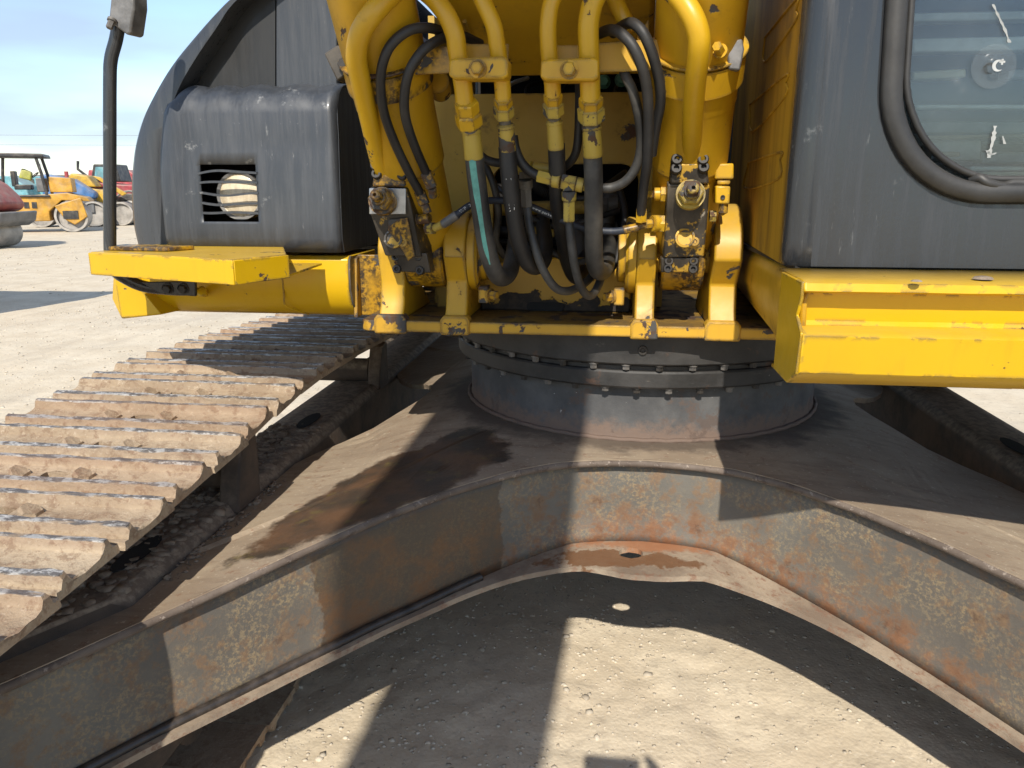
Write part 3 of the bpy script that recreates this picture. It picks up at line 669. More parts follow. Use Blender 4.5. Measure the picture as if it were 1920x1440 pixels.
# front plate of the boom mount with the hose opening
FY = 2.52
inner = rloop(-.372, .088, 1.372, 1.672, .055, 8); outer = outer_for(inner, -.56, .16, 1.2145, 1.882)
mb = MB(); I = [(x, FY, z) for x, z in inner]; O = [(x, FY, z) for x, z in outer]; I2 = [(x, FY + .03, z) for x, z in inner]; O2 = [(x, FY + .03, z) for x, z in outer]
mb.loops(O, I); mb.loops(I, I2); mb.loops(I2, O2); mb.loops(O2, O)
fp = mb.build('front_plate', 'yel_dusty', dk, bevel=.004)
MB().ext([(-.405, 2.47, 1.2145), (.075, 2.47, 1.2145), (.075, 2.47, 1.345), (-.03, 2.47, 1.385), (-.29, 2.47, 1.385), (-.405, 2.47, 1.345)], (0, .035, 0)).build('lower_plate', 'yel_low', dk, bevel=.005)
MB().ext([(x, 2.462, z) for x, z in rloop(-.255, -.135, 1.2160, 1.243, .012, 4)], (0, .006, 0)).build('drain_slot', 'dark', dk)
# what shows in the opening and above the plate: a dark compartment with pipes
MB().box((-.15, 3.35, 1.80), (.80, .03, 1.20)).build('rear_bulkhead', 'dark', dk)
MB().box((-.15, 3.02, 2.165), (.78, .66, .02)).build('sun_block_lid', 'dark', dk)  # unseen lid added to keep sun off the rear bulkhead
for x in (-.57, .17): MB().box((x, 2.95, 1.67), (.02, .76, .90)).build('side_bulkhead', 'yel_dusty', dk)
def pipe(name, L, dpx, mat, parent=EX, n=12, sub=8, rings=None, wl=True):
    P = smooth_path(ipts(L) if len(L[0]) == 3 and abs(L[0][0]) > 5 else L, sub); d = sum(p[2] for p in L) / len(L)
    r = dpx / 2 / FPX * (d + .05)
    return MB().tube(P, r, n).build(name, mat, parent, smooth=50)
pipe('supply_pipe', [(930, 392, 2.62), (990, 390, 2.62), (1100, 388, 2.62), (1160, 384, 2.62)], 24, 'yel_dusty', dk)
pipe('supply_pipe', [(1160, 384, 2.62), (1145, 372, 2.6), (1138, 400, 2.58), (1132, 470, 2.56), (1128, 540, 2.58)], 30, 'hose_grey', dk)
pipe('supply_pipe', [(905, 432, 2.7), (980, 436, 2.7), (1060, 436, 2.7), (1160, 440, 2.7)], 20, 'hose_dusty', dk)
pipe('supply_pipe', [(900, 452, 2.72), (1000, 455, 2.72), (1180, 450, 2.72)], 12, 'hose_dusty', dk)
pipe('return_hose', [(1015, 425, 2.66), (1012, 445, 2.6), (1020, 470, 2.58), (1018, 520, 2.62)], 28, 'hose_grey', dk)
pipe('return_hose', [(1090, 400, 2.72), (1086, 440, 2.62), (1083, 480, 2.58), (1085, 530, 2.6)], 34, 'hose_grey', dk)
pipe('return_hose', [(1150, 420, 2.6), (1162, 452, 2.56), (1158, 478, 2.55), (1140, 500, 2.56)], 14, 'hose_grey', dk)
P = smooth_path(ipts([(985, 330, 2.72), (1010, 352, 2.66), (1040, 366, 2.64), (1100, 378, 2.66), (1150, 372, 2.7)]), 24)
MB().tube(P, [.017 + (.004 if i % 2 else 0) for i in range(len(P))], 12).build('corrugated_hose', 'hose', dk, smooth=20)
for px, py, l in ((950, 158, 40), (985, 160, 60), (1055, 158, 30), (1085, 160, 50), (1150, 160, 40), (1180, 157, 30)):
    pipe('wiring', [(px, py + 20, 2.68), (px + 8, py, 2.72), (px + l, py - 12, 2.8)], 7, random.choice(['hose', 'hose_grey', 'white']), dk, 6)
for px, py in ((1132, 154), (1165, 150)):
    boltobj('frame_bolt', PY(px, py, 2.62), (0, -1, 0), .016, .03, 'tealpaint', dk)
#@@BOOM
# ---- boom
BY = R(3.0)
def bx(x, y): return x + math.tan(BY) * (y - 2.3)          # boom and rams swing a little to the left as they come forward
bot = [(2.75, 2.03), (2.46, 1.955), (2.28, 1.900), (2.0, 2.05), (.6, 3.02), (-.3, 3.45), (-1.6, 3.58), (-3.2, 3.50), (-3.6, 3.30)]
top = [(-3.75, 3.75), (-3.2, 3.98), (-1.6, 4.15), (-.1, 4.10), (1.2, 3.35), (2.3, 2.40), (2.75, 2.15)]
W_ = .545; xc0 = -.165
mb = MB(); prof = bot + top; n = len(prof)
vs = [(bx(xc0 - W_ / 2, y), y, z) for y, z in prof] + [(bx(xc0 + W_ / 2, y), y, z) for y, z in prof]
mb.add(vs, [tuple(range(n)), tuple(range(2 * n - 1, n - 1, -1))] + [(i, i + n, (i + 1) % n + n, (i + 1) % n) for i in range(n)])
boom = mb.build('boom', 'yel_old', EX, bevel=.012)
MB().tube([(bx(xc0 - .2, 2.2), 2.05, 2.0), (bx(xc0 - .2, 2.3), 2.3, 1.905)], .006, 6).build('weld_bead', 'yel_old', boom)
MB().ext([(bx(xc0 - .16, -3.5), -3.4, 3.6), (bx(xc0 - .16, -3.5), -3.9, 3.7), (bx(xc0 - .16, -3.5), -4.6, 2.0), (bx(xc0 - .16, -3.5), -4.35, 1.9)], (.32, 0, 0)).build('arm', 'yel_old', EX, bevel=.01)
MB().ext([(-1.30, 3.42, 1.24), (-1.30, 5.0, 1.24), (-1.30, 5.0, 2.35), (-1.30, 3.42, 2.25)], (2.9, 0, 0)).build('engine_hood', 'black_shell', EX, bevel=.06)
MB().ext([(-1.35, 5.03, 1.15), (-1.35, 5.55, 1.25), (-1.35, 5.65, 1.9), (-1.35, 5.5, 2.3), (-1.35, 5.03, 2.3)], (3.0, 0, 0)).build('counterweight', 'yel_old', EX, bevel=.08)
# ---- boom rams
INC = R(55)
def ram(xp, flip):
    ax = Vector((-math.tan(BY) * math.cos(INC), -math.cos(INC), math.sin(INC))).normalized(); p0 = Vector((xp, PINY, PINZ))
    mb = MB(); mb.lathe(p0, ax, [(0, .03), (.080, .05), (.093, .10), (.093, .31), (.095, .315), (.095, .325), (.100, .33), (.100, .50), (.102, .505), (.102, 1.30), (.108, 1.31), (.108, 1.42), (.05, 1.43), (0, 1.43)], 48)
    r = mb.build('boom_ram', 'yel_old', EX, smooth=30)
    MB().lathe(p0 - Vector((.060, 0, 0)), (1, 0, 0), [(.03, 0), (.095, 0), (.102, .006), (.102, .114), (.095, .12), (.03, .12)], 40).build('ram_eye', 'yel_grimy', r)
    MB().lathe(p0 + ax * 1.40, ax, [(.045, 0), (.045, .75), (0, .75)], 24).build('ram_rod', 'steel', r)
    MB().cyl(p0 - Vector((.12, 0, 0)), p0 + Vector((.12, 0, 0)), .05, n=24).build('hinge_pin', 'yel_chip', r)
    boltobj('grease_nipple', p0 + Vector((0, -.098, -.03)), (0, -1, -.3), .009, .02, 'bolt', r)
    return r, p0, ax
ramL, pL, aL = ram(-.545, 1); ramR, pR, aR = ram(.215, -1)
def band(p0, ax, h, hh, r, mat, parent, gap=None):
    MB().lathe(p0, ax, [(r - .004, h), (r, h), (r, h + hh), (r - .004, h + hh)], 48).build('clamp_band', mat, parent, smooth=30)
band(pL, aL, .555, .062, .110, 'yel_grimy', ramL); band(pR, aR, .555, .066, .112, 'yel_old', ramR)
# hinged jaws of the bands
MB().ext(ipts([(607, 100, 1.98), (632, 84, 1.98), (652, 92, 1.98), (652, 138, 1.98), (632, 152, 1.98)]), (0, .05, 0)).build('clamp_jaw', 'block', ramL, bevel=.004)
boltobj('clamp_bolt', PY(647, 122, 1.975), (0, -1, 0), .013, .022, 'bolt', ramL)
MB().ext(ipts([(1362, 78, 1.92), (1392, 72, 1.92), (1396, 92, 1.92), (1388, 132, 1.92), (1366, 130, 1.92)]), (0, .03, 0)).build('clamp_jaw', 'greysteel', ramR, bevel=.004)
boltobj('clamp_bolt', PY(1352, 98, 1.90), (-.4, -1, .2), .012, .04, 'yel_pipe', ramR)
for pp, aa, rm_, hh in ((pR, aR, ramR, .628), (pL, aL, ramL, .625)):
    MB().lathe(pp, aa, [(.100, hh), (.115, hh), (.116, hh + .003), (.115, hh + .006), (.100, hh + .006)], 48).build('clamp_collar', 'yel_pipe' if pp is pR else 'yel_grimy', rm_, smooth=30)
# ---- holding valves
def valve(side):
    L = side < 0; r = ramL if L else ramR
    if L:
        A = ipts([(693, 352, 2.10), (762, 352, 2.10), (774, 402, 2.12), (790, 482, 2.16), (722, 480, 2.16), (695, 404, 2.12)]); base = MB().ext(A, (.0, .09, .02)).build('valve_block', 'block_dark', r, bevel=.004)
        MB().ext(ipts([(692, 353, 2.095), (761, 353, 2.095), (761, 402, 2.105), (692, 402, 2.105)]), (0, .006, .001)).build('steel_cap', 'steel', r, bevel=.002)
        MB().ext(ipts([(700, 325, 2.09), (758, 325, 2.09), (760, 351, 2.09), (697, 351, 2.09)]), (0, .09, .02)).build('pipe_flange', 'yel_grimy', r, bevel=.006)
        B = [(704, 314), (706, 330), (752, 316), (754, 332)]; hx = (718, 378, 2.09); lo = [(743, 482), (785, 482), (745, 505), (788, 508)]; hole = (738, 448, 2.135)
        MB().ext(ipts([(738, 474, 2.165), (800, 474, 2.165), (808, 512, 2.18), (748, 510, 2.18)]), (0, .06, 0)).build('lower_flange', 'block_dark', r, bevel=.004)
        MB().ext(ipts([(762, 352, 2.10), (792, 352, 2.20), (812, 482, 2.24), (790, 482, 2.16)]), (-.01, .03, 0)).build('valve_side', 'block_dark', r, bevel=.002)
        ly = 2.18
    else:
        A = ipts([(1252, 345, 2.08), (1331, 347, 2.08), (1326, 420, 2.12), (1320, 482, 2.15), (1243, 484, 2.15), (1248, 420, 2.12)]); base = MB().ext(A, (0, .10, .02)).build('valve_block', 'block', r, bevel=.004)
        MB().ext(ipts([(1258, 306, 2.06), (1326, 304, 2.06), (1330, 346, 2.07), (1256, 346, 2.07)]), (0, .10, .02)).build('pipe_flange', 'block', r, bevel=.006)
        B = [(1269, 303), (1318, 303), (1268, 320), (1319, 318)]; hx = (1294, 366, 2.065); hole = (1284, 446, 2.125); lo = [(1254, 490), (1300, 490), (1252, 504), (1299, 505)]
        MB().ext(ipts([(1240, 483, 2.155), (1312, 483, 2.155), (1310, 511, 2.17), (1239, 511, 2.17)]), (0, .07, 0)).build('lower_flange', 'block', r, bevel=.004)
        ly = 2.165
    for px, py in B:
        p = PY(px, py, 2.055 if not L else 2.085); MB().lathe(p + Vector((0, .02, 0)), (0, -1, .3), [(.014, 0), (.0145, .022), (.012, .026), (.007, .026), (.006, .016), (0, .016)], 18).build('socket_bolt', 'bolt', r)
    for px, py in lo:
        p = PY(px, py, ly); MB().lathe(p + Vector((0, .012, 0)), (0, -1, .1), [(.0125, 0), (.0125, .020), (.011, .023), (.0065, .023), (.006, .014), (0, .014)], 18).build('socket_bolt', 'bolt', r)
    p = PY(*hx); axv = Vector((0, -1, .25)).normalized(); mb = MB()
    mb.cyl(p + axv * -.01, p + axv * .012, .037, n=28); mb.tube([p + axv * .012, p + axv * .034, p + axv * .038], [.032, .032, .027], 6); mb.lathe(p, axv, [(.020, .036), (.020, .05), (.016, .052), (.014, .075), (.010, .078), (.005, .078), (.004, .066), (0, .066)], 20)
    mb.build('relief_cartridge', 'yel_grimy' if L else 'yel_dull', r, smooth=30)
    p = PY(*hole); MB().lathe(p, (0, -1, .2), [(.026, -.004), (.026, .006), (.021, .007), (.019, .001), (0, .001)], 24).build('plug', 'block', r)
    p = PY(hole[0] + 18, hole[1] + 7, hole[2]); MB().lathe(p, (0, -1, .2), [(.012, -.004), (.012, .005), (.006, .006), (.005, .002), (0, .002)], 18).build('plug', 'yel_chip', r)
    if L: MB().ext(ipts([(728, 412, 2.115), (764, 408, 2.115), (778, 480, 2.15), (765, 490, 2.15), (755, 470, 2.14), (727, 432, 2.12)]), (0, .006, 0)).build('name_plate', 'yel_grimy', r, bevel=.002)
valve(-1); valve(1)
# yellow elbow piece at the right valve and side fittings
MB().ext(ipts([(1342, 307, 2.10), (1376, 306, 2.10), (1376, 336, 2.10), (1340, 336, 2.10)]), (0, .05, 0)).build('elbow_block', 'yel_pipe', ramR, bevel=.004)
MB().ext(ipts([(1345, 338, 2.105), (1370, 338, 2.105), (1369, 346, 2.105), (1345, 346, 2.105)]), (0, .045, 0)).build('elbow_block', 'yel_pipe', ramR, bevel=.003)
MB().ext(ipts([(1342, 348, 2.10), (1370, 349, 2.10), (1368, 383, 2.10), (1341, 382, 2.10)]), (0, .05, 0)).build('elbow_block', 'yel_pipe', ramR, bevel=.004)
MB().lathe(PY(1355, 370, 2.10), (0, -1, 0), [(.006, 0), (.006, .004), (.003, .004), (0, .002)], 12).build('plug', 'bolt', ramR)
MB().lathe(PY(1356, 390, 2.12), (0, 0, 1), [(0, -.02), (.012, -.012), (.012, .012), (0, .02)], 14).build('plug', 'yel_grimy', ramR)
def fitting(L, rad, mat, parent, name='fitting', six=True):      # string of hex nuts along a pixel path
    P = ipts(L)
    mb = MB()
    for i in range(len(P) - 1):
        a, b = P[i], P[i + 1]; d = (b - a); r_ = rad[i]; e = d * .06
        mb.tube([a + e * .2, a + e, b - e, b - e * .2], [r_ * .9, r_, r_, r_ * .9], 6 if (six and i % 2 == 0) else 16)
    return mb.build(name, mat, parent, smooth=25)
fitting([(1248, 364, 2.14), (1238, 364, 2.14), (1226, 364, 2.14), (1214, 364, 2.15)], [.021, .017, .010], 'yel_pipe', ramR)
fitting([(1246, 419, 2.14), (1236, 419, 2.14), (1222, 419, 2.13), (1208, 420, 2.12)], [.024, .022, .013], 'yel_pipe', ramR)
MB().cyl(PY(1330, 405, 2.14), PY(1342, 405, 2.14), .016, n=6).build('fitting', 'yel_dull', ramR)
#@@HOSES
# ---- pipes, clamps, hoses
pipe('ram_pipe', [(718, 328, 2.12), (706, 282, 2.06), (692, 220, 1.98), (676, 150, 1.90), (668, 108, 1.86), (676, 62, 1.83), (702, 22, 1.82), (745, -22, 1.86), (800, -60, 1.9)], 36, 'yel_pipe', EX, 20)
pipe('ram_pipe', [(1296, 308, 2.10), (1298, 240, 2.00), (1303, 160, 1.90), (1310, 100, 1.84), (1309, 62, 1.82), (1292, 20, 1.82), (1255, -25, 1.85), (1200, -60, 1.9)], 36, 'yel_pipe', EX, 20)
PIPES = [([(872, 196, 1.94), (868, 160, 1.93), (858, 100, 1.91), (852, 62, 1.90), (832, 20, 1.90), (795, -18, 1.92), (730, -50, 1.96)], 33),
         ([(944, 190, 1.95), (941, 150, 1.94), (933, 92, 1.92), (926, 50, 1.91), (908, 8, 1.91), (885, -40, 1.92)], 29),
         ([(1037, 188, 1.95), (1035, 150, 1.94), (1029, 95, 1.92), (1028, 45, 1.91), (1036, 0, 1.91), (1060, -40, 1.92)], 29),
         ([(1107, 190, 1.94), (1106, 150, 1.93), (1104, 90, 1.91), (1104, 40, 1.90), (1116, -5, 1.90), (1145, -40, 1.92)], 35)]
for L, d in PIPES: pipe('boom_pipe', L, d, 'yel_pipe', EX, 20)
pipe('boom_pipe', [(1182, 60, 1.98), (1165, 25, 1.98), (1148, -12, 2.0), (1125, -45, 2.02)], 28, 'yel_pipe', EX, 18)
def clampb(px0, px1, py0, py1, y):
    A = ipts([(px0 + 3, py0 + 6, y), (px0 + 12, py0 + 3, y), (px1 - 10, py0 - 1, y), (px1, py0 + 4, y), (px1, py1 - 6, y), (px1 - 10, py1, y), (px0 + 12, py1, y), (px0 + 2, py1 - 6, y)])
    c = MB().ext(A, (0, .062, 0)).build('pipe_clamp', 'yel_pipe', EX, bevel=.005)
    boltobj('clamp_bolt', PY((px0 + px1) / 2 + (0 if px0 < 1000 else 0), (py0 + py1) / 2 + 2, y), (0, -1, 0), .0155, .022, 'yel_pipe', c)
    MB().ext(ipts([(px0 + 14, py0 - 24, y + .085), (px1 + 1, py0 - 24, y + .085), (px1 - 2, py1 - 2, y + .085), (px0 + 14, py1 - 2, y + .085)]), (0, .01, 0)).build('backing_plate', 'yel_old', c, bevel=.002)
clampb(839, 953, 106, 148, 1.875); clampb(1011, 1123, 108, 151, 1.875)
# cross bars carrying the clamps
mb = MB().ext(ipts([(690, 92, 1.955), (852, 86, 1.955), (852, 137, 1.955), (692, 143, 1.955)]), (0, .008, 0)); mb.ext(ipts([(690, 92, 1.9645), (852, 86, 1.9645), (852, 90, 1.9645), (690, 96, 1.9645)]), (0, .04, 0)); mb.build('cross_bar', 'yel_grimy', EX, bevel=.002)
mb = MB().ext(ipts([(1120, 80, 1.955), (1272, 70, 1.955), (1268, 131, 1.955), (1122, 136, 1.955)]), (0, .008, 0)); mb.ext(ipts([(1120, 80, 1.9645), (1272, 70, 1.9645), (1272, 74, 1.9645), (1120, 84, 1.9645)]), (0, .04, 0)); mb.build('cross_bar', 'yel_old', EX, bevel=.002)
MB().ext(ipts([(1194, 68, 1.99), (1216, 36, 1.99), (1218, 70, 1.99), (1196, 76, 1.99)]), (0, .008, 0)).build('bracket_ear', 'yel_old', EX, bevel=.002)
MB().cyl(PY(820, 152, 2.1), PY(826, 170, 2.2), .03, n=24).build('boss', 'yel_old', boom)
# pipe ends: nut, nut, ferrule
def pipe_end(a, b, c, d, e, rn, rf, y, mats=('yel_pipe', 'yel_pipe', 'greysteel')):
    # a..b upper nut, b..c lower nut, d..e ferrule
    A, B, C, D, E_ = [PY(*p, y + .02 * k) for k, p in enumerate((a, b, c, d, e))]
    MB().tube([A, A + (B - A) * .1, A + (B - A) * .92, B], [rn * .88, rn * .96, rn * .96, rn * .88], 6).build('union_nut', mats[0], EX, smooth=25)
    MB().tube([B, B + (C - B) * .12, B + (C - B) * .9, C], [rn * .95, rn * 1.1, rn * 1.1, rn * .9], 6).build('union_nut', mats[1], EX, smooth=25)
    MB().tube([C, D], [rn * .62, rn * .62], 14).build('hose_stem', 'greysteel', EX)
    MB().tube([D, D + (E_ - D) * .06, D + (E_ - D) * .15, D + (E_ - D) * .18, D + (E_ - D) * .96, E_], [rf * .85, rf, rf, rf * .93, rf, rf * .95], 18).build('hose_ferrule', mats[2], EX, smooth=30)
pipe_end((874, 190), (877, 212), (881, 237), (883, 240), (889, 298), .031, .0245, 1.93, ('yel_pipe', 'yel_pipe', 'yel_dull'))
pipe_end((943, 184), (944, 198), (945, 220), (948, 232), (952, 284), .0235, .0215, 1.94, ('yel_pipe', 'yel_dull', 'yel_dull'))
pipe_end((1037, 176), (1037, 192), (1038, 216), (1039, 224), (1043, 280), .0235, .0205, 1.94, ('yel_pipe', 'yel_dull', 'yel_dull'))
pipe_end((1108, 182), (1108, 200), (1109, 228), (1109, 232), (1112, 294), .030, .0245, 1.93, ('yel_pipe', 'yel_dull', 'yel_dull'))
H = lambda nm, L, d, m='hose', n=14: pipe(nm, L, d, m, EX, n)
h1 = H('hydraulic_hose', [(889, 288, 2.01), (893, 330, 2.02), (902, 400, 2.04), (914, 470, 2.07), (928, 510, 2.10), (942, 521, 2.14), (956, 508, 2.19), (964, 470, 2.26), (968, 440, 2.34), (966, 415, 2.5), (960, 395, 2.7)], 31, 'hose_dusty', 18)
# teal stripe painted along that hose
P = smooth_path([PY(a - 3, b, c - .0265) for a, b, c in [(888, 300, 2.012), (893, 340, 2.022), (902, 400, 2.04), (912, 462, 2.065), (921, 496, 2.085)]], 6)
mb = MB(); vs = []
for p in P: vs += [p + Vector((-.0085, .0035, 0)), p + Vector((0, -.0008, 0)), p + Vector((.0085, .0035, 0))]
mb.add(vs, [f for i in range(len(P) - 1) for f in ((3 * i, 3 * i + 1, 3 * i + 4, 3 * i + 3), (3 * i + 1, 3 * i + 2, 3 * i + 5, 3 * i + 4))]); mb.build('stripe', 'tealpaint', h1, smooth=60)
h2 = H('hydraulic_hose', [(951, 275, 2.02), (955, 330, 2.03), (962, 390, 2.05), (972, 450, 2.08), (988, 490, 2.12), (1006, 500, 2.16), (1020, 484, 2.22), (1022, 450, 2.30), (1018, 420, 2.45), (1020, 400, 2.7)], 29, 'hose', 18)
H('hydraulic_hose', [(1043, 270, 2.03), (1045, 330, 2.06), (1047, 390, 2.12), (1055, 440, 2.20), (1064, 490, 2.30), (1080, 520, 2.40), (1095, 500, 2.5), (1098, 440, 2.7)], 27, 'hose', 18)
H('hydraulic_hose', [(1111, 286, 2.02), (1113, 340, 2.03), (1113, 420, 2.06), (1114, 480, 2.10), (1120, 506, 2.14), (1131, 508, 2.20), (1138, 490, 2.28), (1140, 460, 2.4), (1138, 430, 2.56)], 31, 'hose_dusty', 18)
H('hydraulic_hose', [(988, 385, 2.12), (992, 420, 2.11), (1002, 460, 2.10), (1018, 505, 2.10), (1040, 538, 2.12), (1062, 546, 2.15), (1085, 538, 2.19), (1108, 520, 2.24), (1130, 490, 2.34), (1140, 460, 2.5)], 15, 'hose_dusty')
H('hydraulic_hose', [(1067, 410, 2.07), (1069, 440, 2.07), (1076, 490, 2.08), (1086, 530, 2.10), (1098, 551, 2.13), (1110, 553, 2.16), (1122, 535, 2.21), (1134, 500, 2.28), (1148, 465, 2.4), (1150, 440, 2.55)], 15, 'hose_dusty')
# tee fitting with its hoses
tee = fitting([(1008, 330, 2.06), (1036, 337, 2.055), (1052, 340, 2.05), (1080, 345, 2.05), (1094, 348, 2.05), (1130, 353, 2.05)], [.0165, .019, .021, .018, .0155], 'yel_dull', EX, 'tee_fitting')
fitting([(1066, 345, 2.05), (1067, 358, 2.05), (1067, 376, 2.055), (1067, 416, 2.06)], [.017, .019, .0165], 'yel_dull', tee)
fitting([(984, 322, 2.10), (985, 335, 2.10), (986, 352, 2.11), (988, 388, 2.12)], [.017, .019, .0160], 'hose_grey', EX)
fitting([(940, 305, 2.13), (968, 314, 2.13), (985, 317, 2.13), (1000, 313, 2.12), (1035, 318, 2.11)], [.015, .017, .018, .015], 'yel_dull', EX, 'tee_fitting')
H('hydraulic_hose', [(962, 255, 2.05), (966, 278, 2.05), (976, 302, 2.055), (992, 320, 2.06), (1012, 331, 2.06)], 17)
H('hydraulic_hose', [(900, 290, 2.14), (910, 298, 2.14), (925, 304, 2.13), (942, 306, 2.13)], 15, 'hose')
H('hydraulic_hose', [(1034, 318, 2.11), (1056, 314, 2.10), (1074, 298, 2.08), (1083, 270, 2.06), (1086, 210, 2.05), (1086, 150, 2.06), (1084, 120, 2.08)], 15)
H('hydraulic_hose', [(1126, 353, 2.05), (1150, 351, 2.05), (1175, 338, 2.04), (1194, 310, 2.03), (1202, 270, 2.01), (1198, 220, 1.98), (1186, 170, 1.96), (1172, 140, 1.97), (1166, 110, 2.02)], 17, 'hose_dusty')
# small hoses: loops over the cross bar
H('hydraulic_hose', [(850, 78, 2.06), (830, 60, 1.98), (800, 52, 1.92), (765, 58, 1.88), (732, 86, 1.87), (716, 126, 1.88), (714, 170, 1.91), (722, 218, 1.95), (742, 272, 2.00), (768, 326, 2.06), (790, 366, 2.11)], 17)
H('hydraulic_hose', [(900, 82, 2.08), (862, 66, 2.0), (830, 72, 1.95), (796, 92, 1.91), (770, 128, 1.90), (759, 172, 1.92), (760, 218, 1.95), (776, 270, 2.0), (800, 326, 2.07)], 17)
H('hydraulic_hose', [(1118, 66, 2.02), (1140, 57, 1.95), (1160, 60, 1.90), (1186, 86, 1.88), (1204, 126, 1.89), (1214, 176, 1.92), (1216, 240, 1.96), (1214, 300, 2.0), (1207, 350, 2.05), (1202, 400, 2.10)], 18)
H('hydraulic_hose', [(1150, 62, 2.03), (1168, 48, 1.96), (1186, 44, 1.91), (1206, 62, 1.89), (1224, 104, 1.90), (1236, 152, 1.93), (1238, 194, 1.96), (1230, 236, 1.99), (1222, 290, 2.03)], 18)
fitting([(786, 358, 2.11), (796, 384, 2.11), (802, 400, 2.11)], [.016, .012], 'yel_grimy', EX); fitting([(798, 322, 2.07), (810, 352, 2.08), (812, 368, 2.10)], [.016, .012], 'yel_grimy', EX)
fitting([(1203, 392, 2.10), (1202, 416, 2.11)], [.0155], 'yel_pipe', EX)
fitting([(776, 412, 2.16), (786, 411, 2.15), (806, 409, 2.14)], [.016, .014], 'yel_grimy', EX)
fitting([(800, 428, 2.16), (814, 428, 2.15), (832, 420, 2.13)], [.018, .011], 'yel_dull', EX)
fitting([(830, 421, 2.12), (858, 402, 2.11)], [.0125], 'greysteel', EX, 'hose_ferrule', False)
ph = H('pilot_hose', [(856, 403, 2.11), (880, 386, 2.12), (905, 378, 2.14), (940, 376, 2.16), (990, 386, 2.15), (1030, 402, 2.14), (1075, 421, 2.12), (1110, 431, 2.11), (1150, 434, 2.11), (1182, 430, 2.12)], 13, 'hose_blue')
fitting([(1168, 432, 2.115), (1196, 426, 2.12), (1210, 421, 2.12)], [.0115, .008], 'yel_grimy', EX, 'hose_ferrule', False)
for L, d, m in (([(930, 350, 2.45), (960, 372, 2.42), (1000, 410, 2.42), (1050, 425, 2.44), (1110, 410, 2.46), (1160, 395, 2.5)], 11, 'hose'),
                ([(950, 480, 2.42), (985, 462, 2.38), (1030, 470, 2.36), (1075, 492, 2.36), (1120, 478, 2.40), (1160, 450, 2.46)], 12, 'hose_dusty'),
                ([(1000, 320, 2.5), (1040, 352, 2.45), (1090, 372, 2.42), (1140, 345, 2.42), (1172, 322, 2.5)], 10, 'hose'),
                ([(905, 300, 2.3), (925, 345, 2.28), (935, 400, 2.3), (930, 450, 2.36), (945, 480, 2.42)], 13, 'hose_dusty'),
                ([(1160, 350, 2.45), (1172, 400, 2.40), (1165, 450, 2.36), (1150, 500, 2.34), (1120, 520, 2.38)], 12, 'hose')):
    pipe('hydraulic_hose', L, d, m, EX)
fitting([(1000, 436, 2.60), (1022, 437, 2.60), (1040, 438, 2.60)], [.022, .017], 'yel_dull', EX); fitting([(1120, 384, 2.56), (1140, 383, 2.56), (1160, 382, 2.56)], [.024, .028], 'hose_grey', EX)
def print_on(parent, word, P, size, side):       # white lettering along a hose, letter by letter, on the side facing the front
    P = smooth_path(ipts(P), 10); acc_ = [0.]
    for a, b in zip(P, P[1:]): acc_.append(acc_[-1] + (b - a).length)
    mb = MB(); sdist = 0.
    for ch in word:
        cu = bpy.data.curves.new('letter', 'FONT'); cu.body = ch; cu.size = size; cu.resolution_u = 2; ob = bpy.data.objects.new('letter', cu); COL.objects.link(ob)
        me = bpy.data.meshes.new_from_object(ob.evaluated_get(bpy.context.evaluated_depsgraph_get())); bpy.data.objects.remove(ob); bpy.data.curves.remove(cu)
        wdt = max([v.co.x for v in me.vertices], default=size * .4)
        k = min(len(P) - 2, int(np.searchsorted(acc_, sdist, 'right')) - 1)
        if sdist > acc_[-1]: break
        d = (P[k + 1] - P[k]).normalized(); o = P[k] + d * (sdist - acc_[k]); nrm = Vector((0, -1, 0)); nrm = (nrm - d * nrm.dot(d)).normalized(); upv = nrm.cross(d)
        mb.add([o + d * v.co.x + upv * (v.co.y - size * .35) + nrm * side for v in me.vertices], [tuple(p.vertices) for p in me.polygons]); sdist += wdt + size * .16
        bpy.data.meshes.remove(me)
    return mb.build('printed_lettering', 'white', parent, smooth=0, recalc=False)
print_on(h2, 'PARKER', [(955, 330, 2.03), (962, 390, 2.05), (966, 420, 2.065)], .020, .0218)
print_on(ph, 'WP 2', [(862, 398, 2.113), (880, 386, 2.12), (893, 381, 2.13)], .012, .0102)
print_on(ph, 'www.parker', [(1000, 389, 2.147), (1030, 402, 2.14), (1050, 411, 2.13)], .010, .0102)
#@@LEFT
# ---- left side: skirt, step, lamp housing, hood
YS = 2.33
prof = [(2.62, 1.395), (YS + .012, 1.395), (YS, 1.385), (YS - .006, 1.34), (YS - .004, 1.29), (YS + .016, 1.245), (YS + .05, 1.212), (YS + .10, 1.196), (2.62, 1.19)]
sk_ = MB().ext([(-1.545, y, z) for y, z in prof], (.748, 0, 0)).build('deck_skirt', 'yel_new', EX, bevel=.003)
MB().ext([(-.796, y, z) for y, z in prof[1:8]] + [(-.796, YS + .10, 1.385)], (.006, 0, 0)).build('skirt_end', 'block', sk_)
MB().ext([(-.790, 2.40, 1.20), (-.790, 2.40, 1.395), (-.66, 2.44, 1.39), (-.66, 2.44, 1.20)], (0, .02, 0)).build('end_plate', 'yel_grimy', sk_, bevel=.003)
MB().ext([(-.795, 2.355, 1.20), (-.795, 2.40, 1.20), (-.795, 2.40, 1.39), (-.795, 2.375, 1.385)], (.012, 0, 0)).build('end_rib', 'yel_chip', sk_, bevel=.002)
mb = MB(); q = ipts([(213, 506, 2.30), (248, 522, 2.29), (302, 590, 2.30), (228, 598, 2.30), (210, 560, 2.33)]); q2 = [p + Vector((.05, .30, .0)) for p in q]
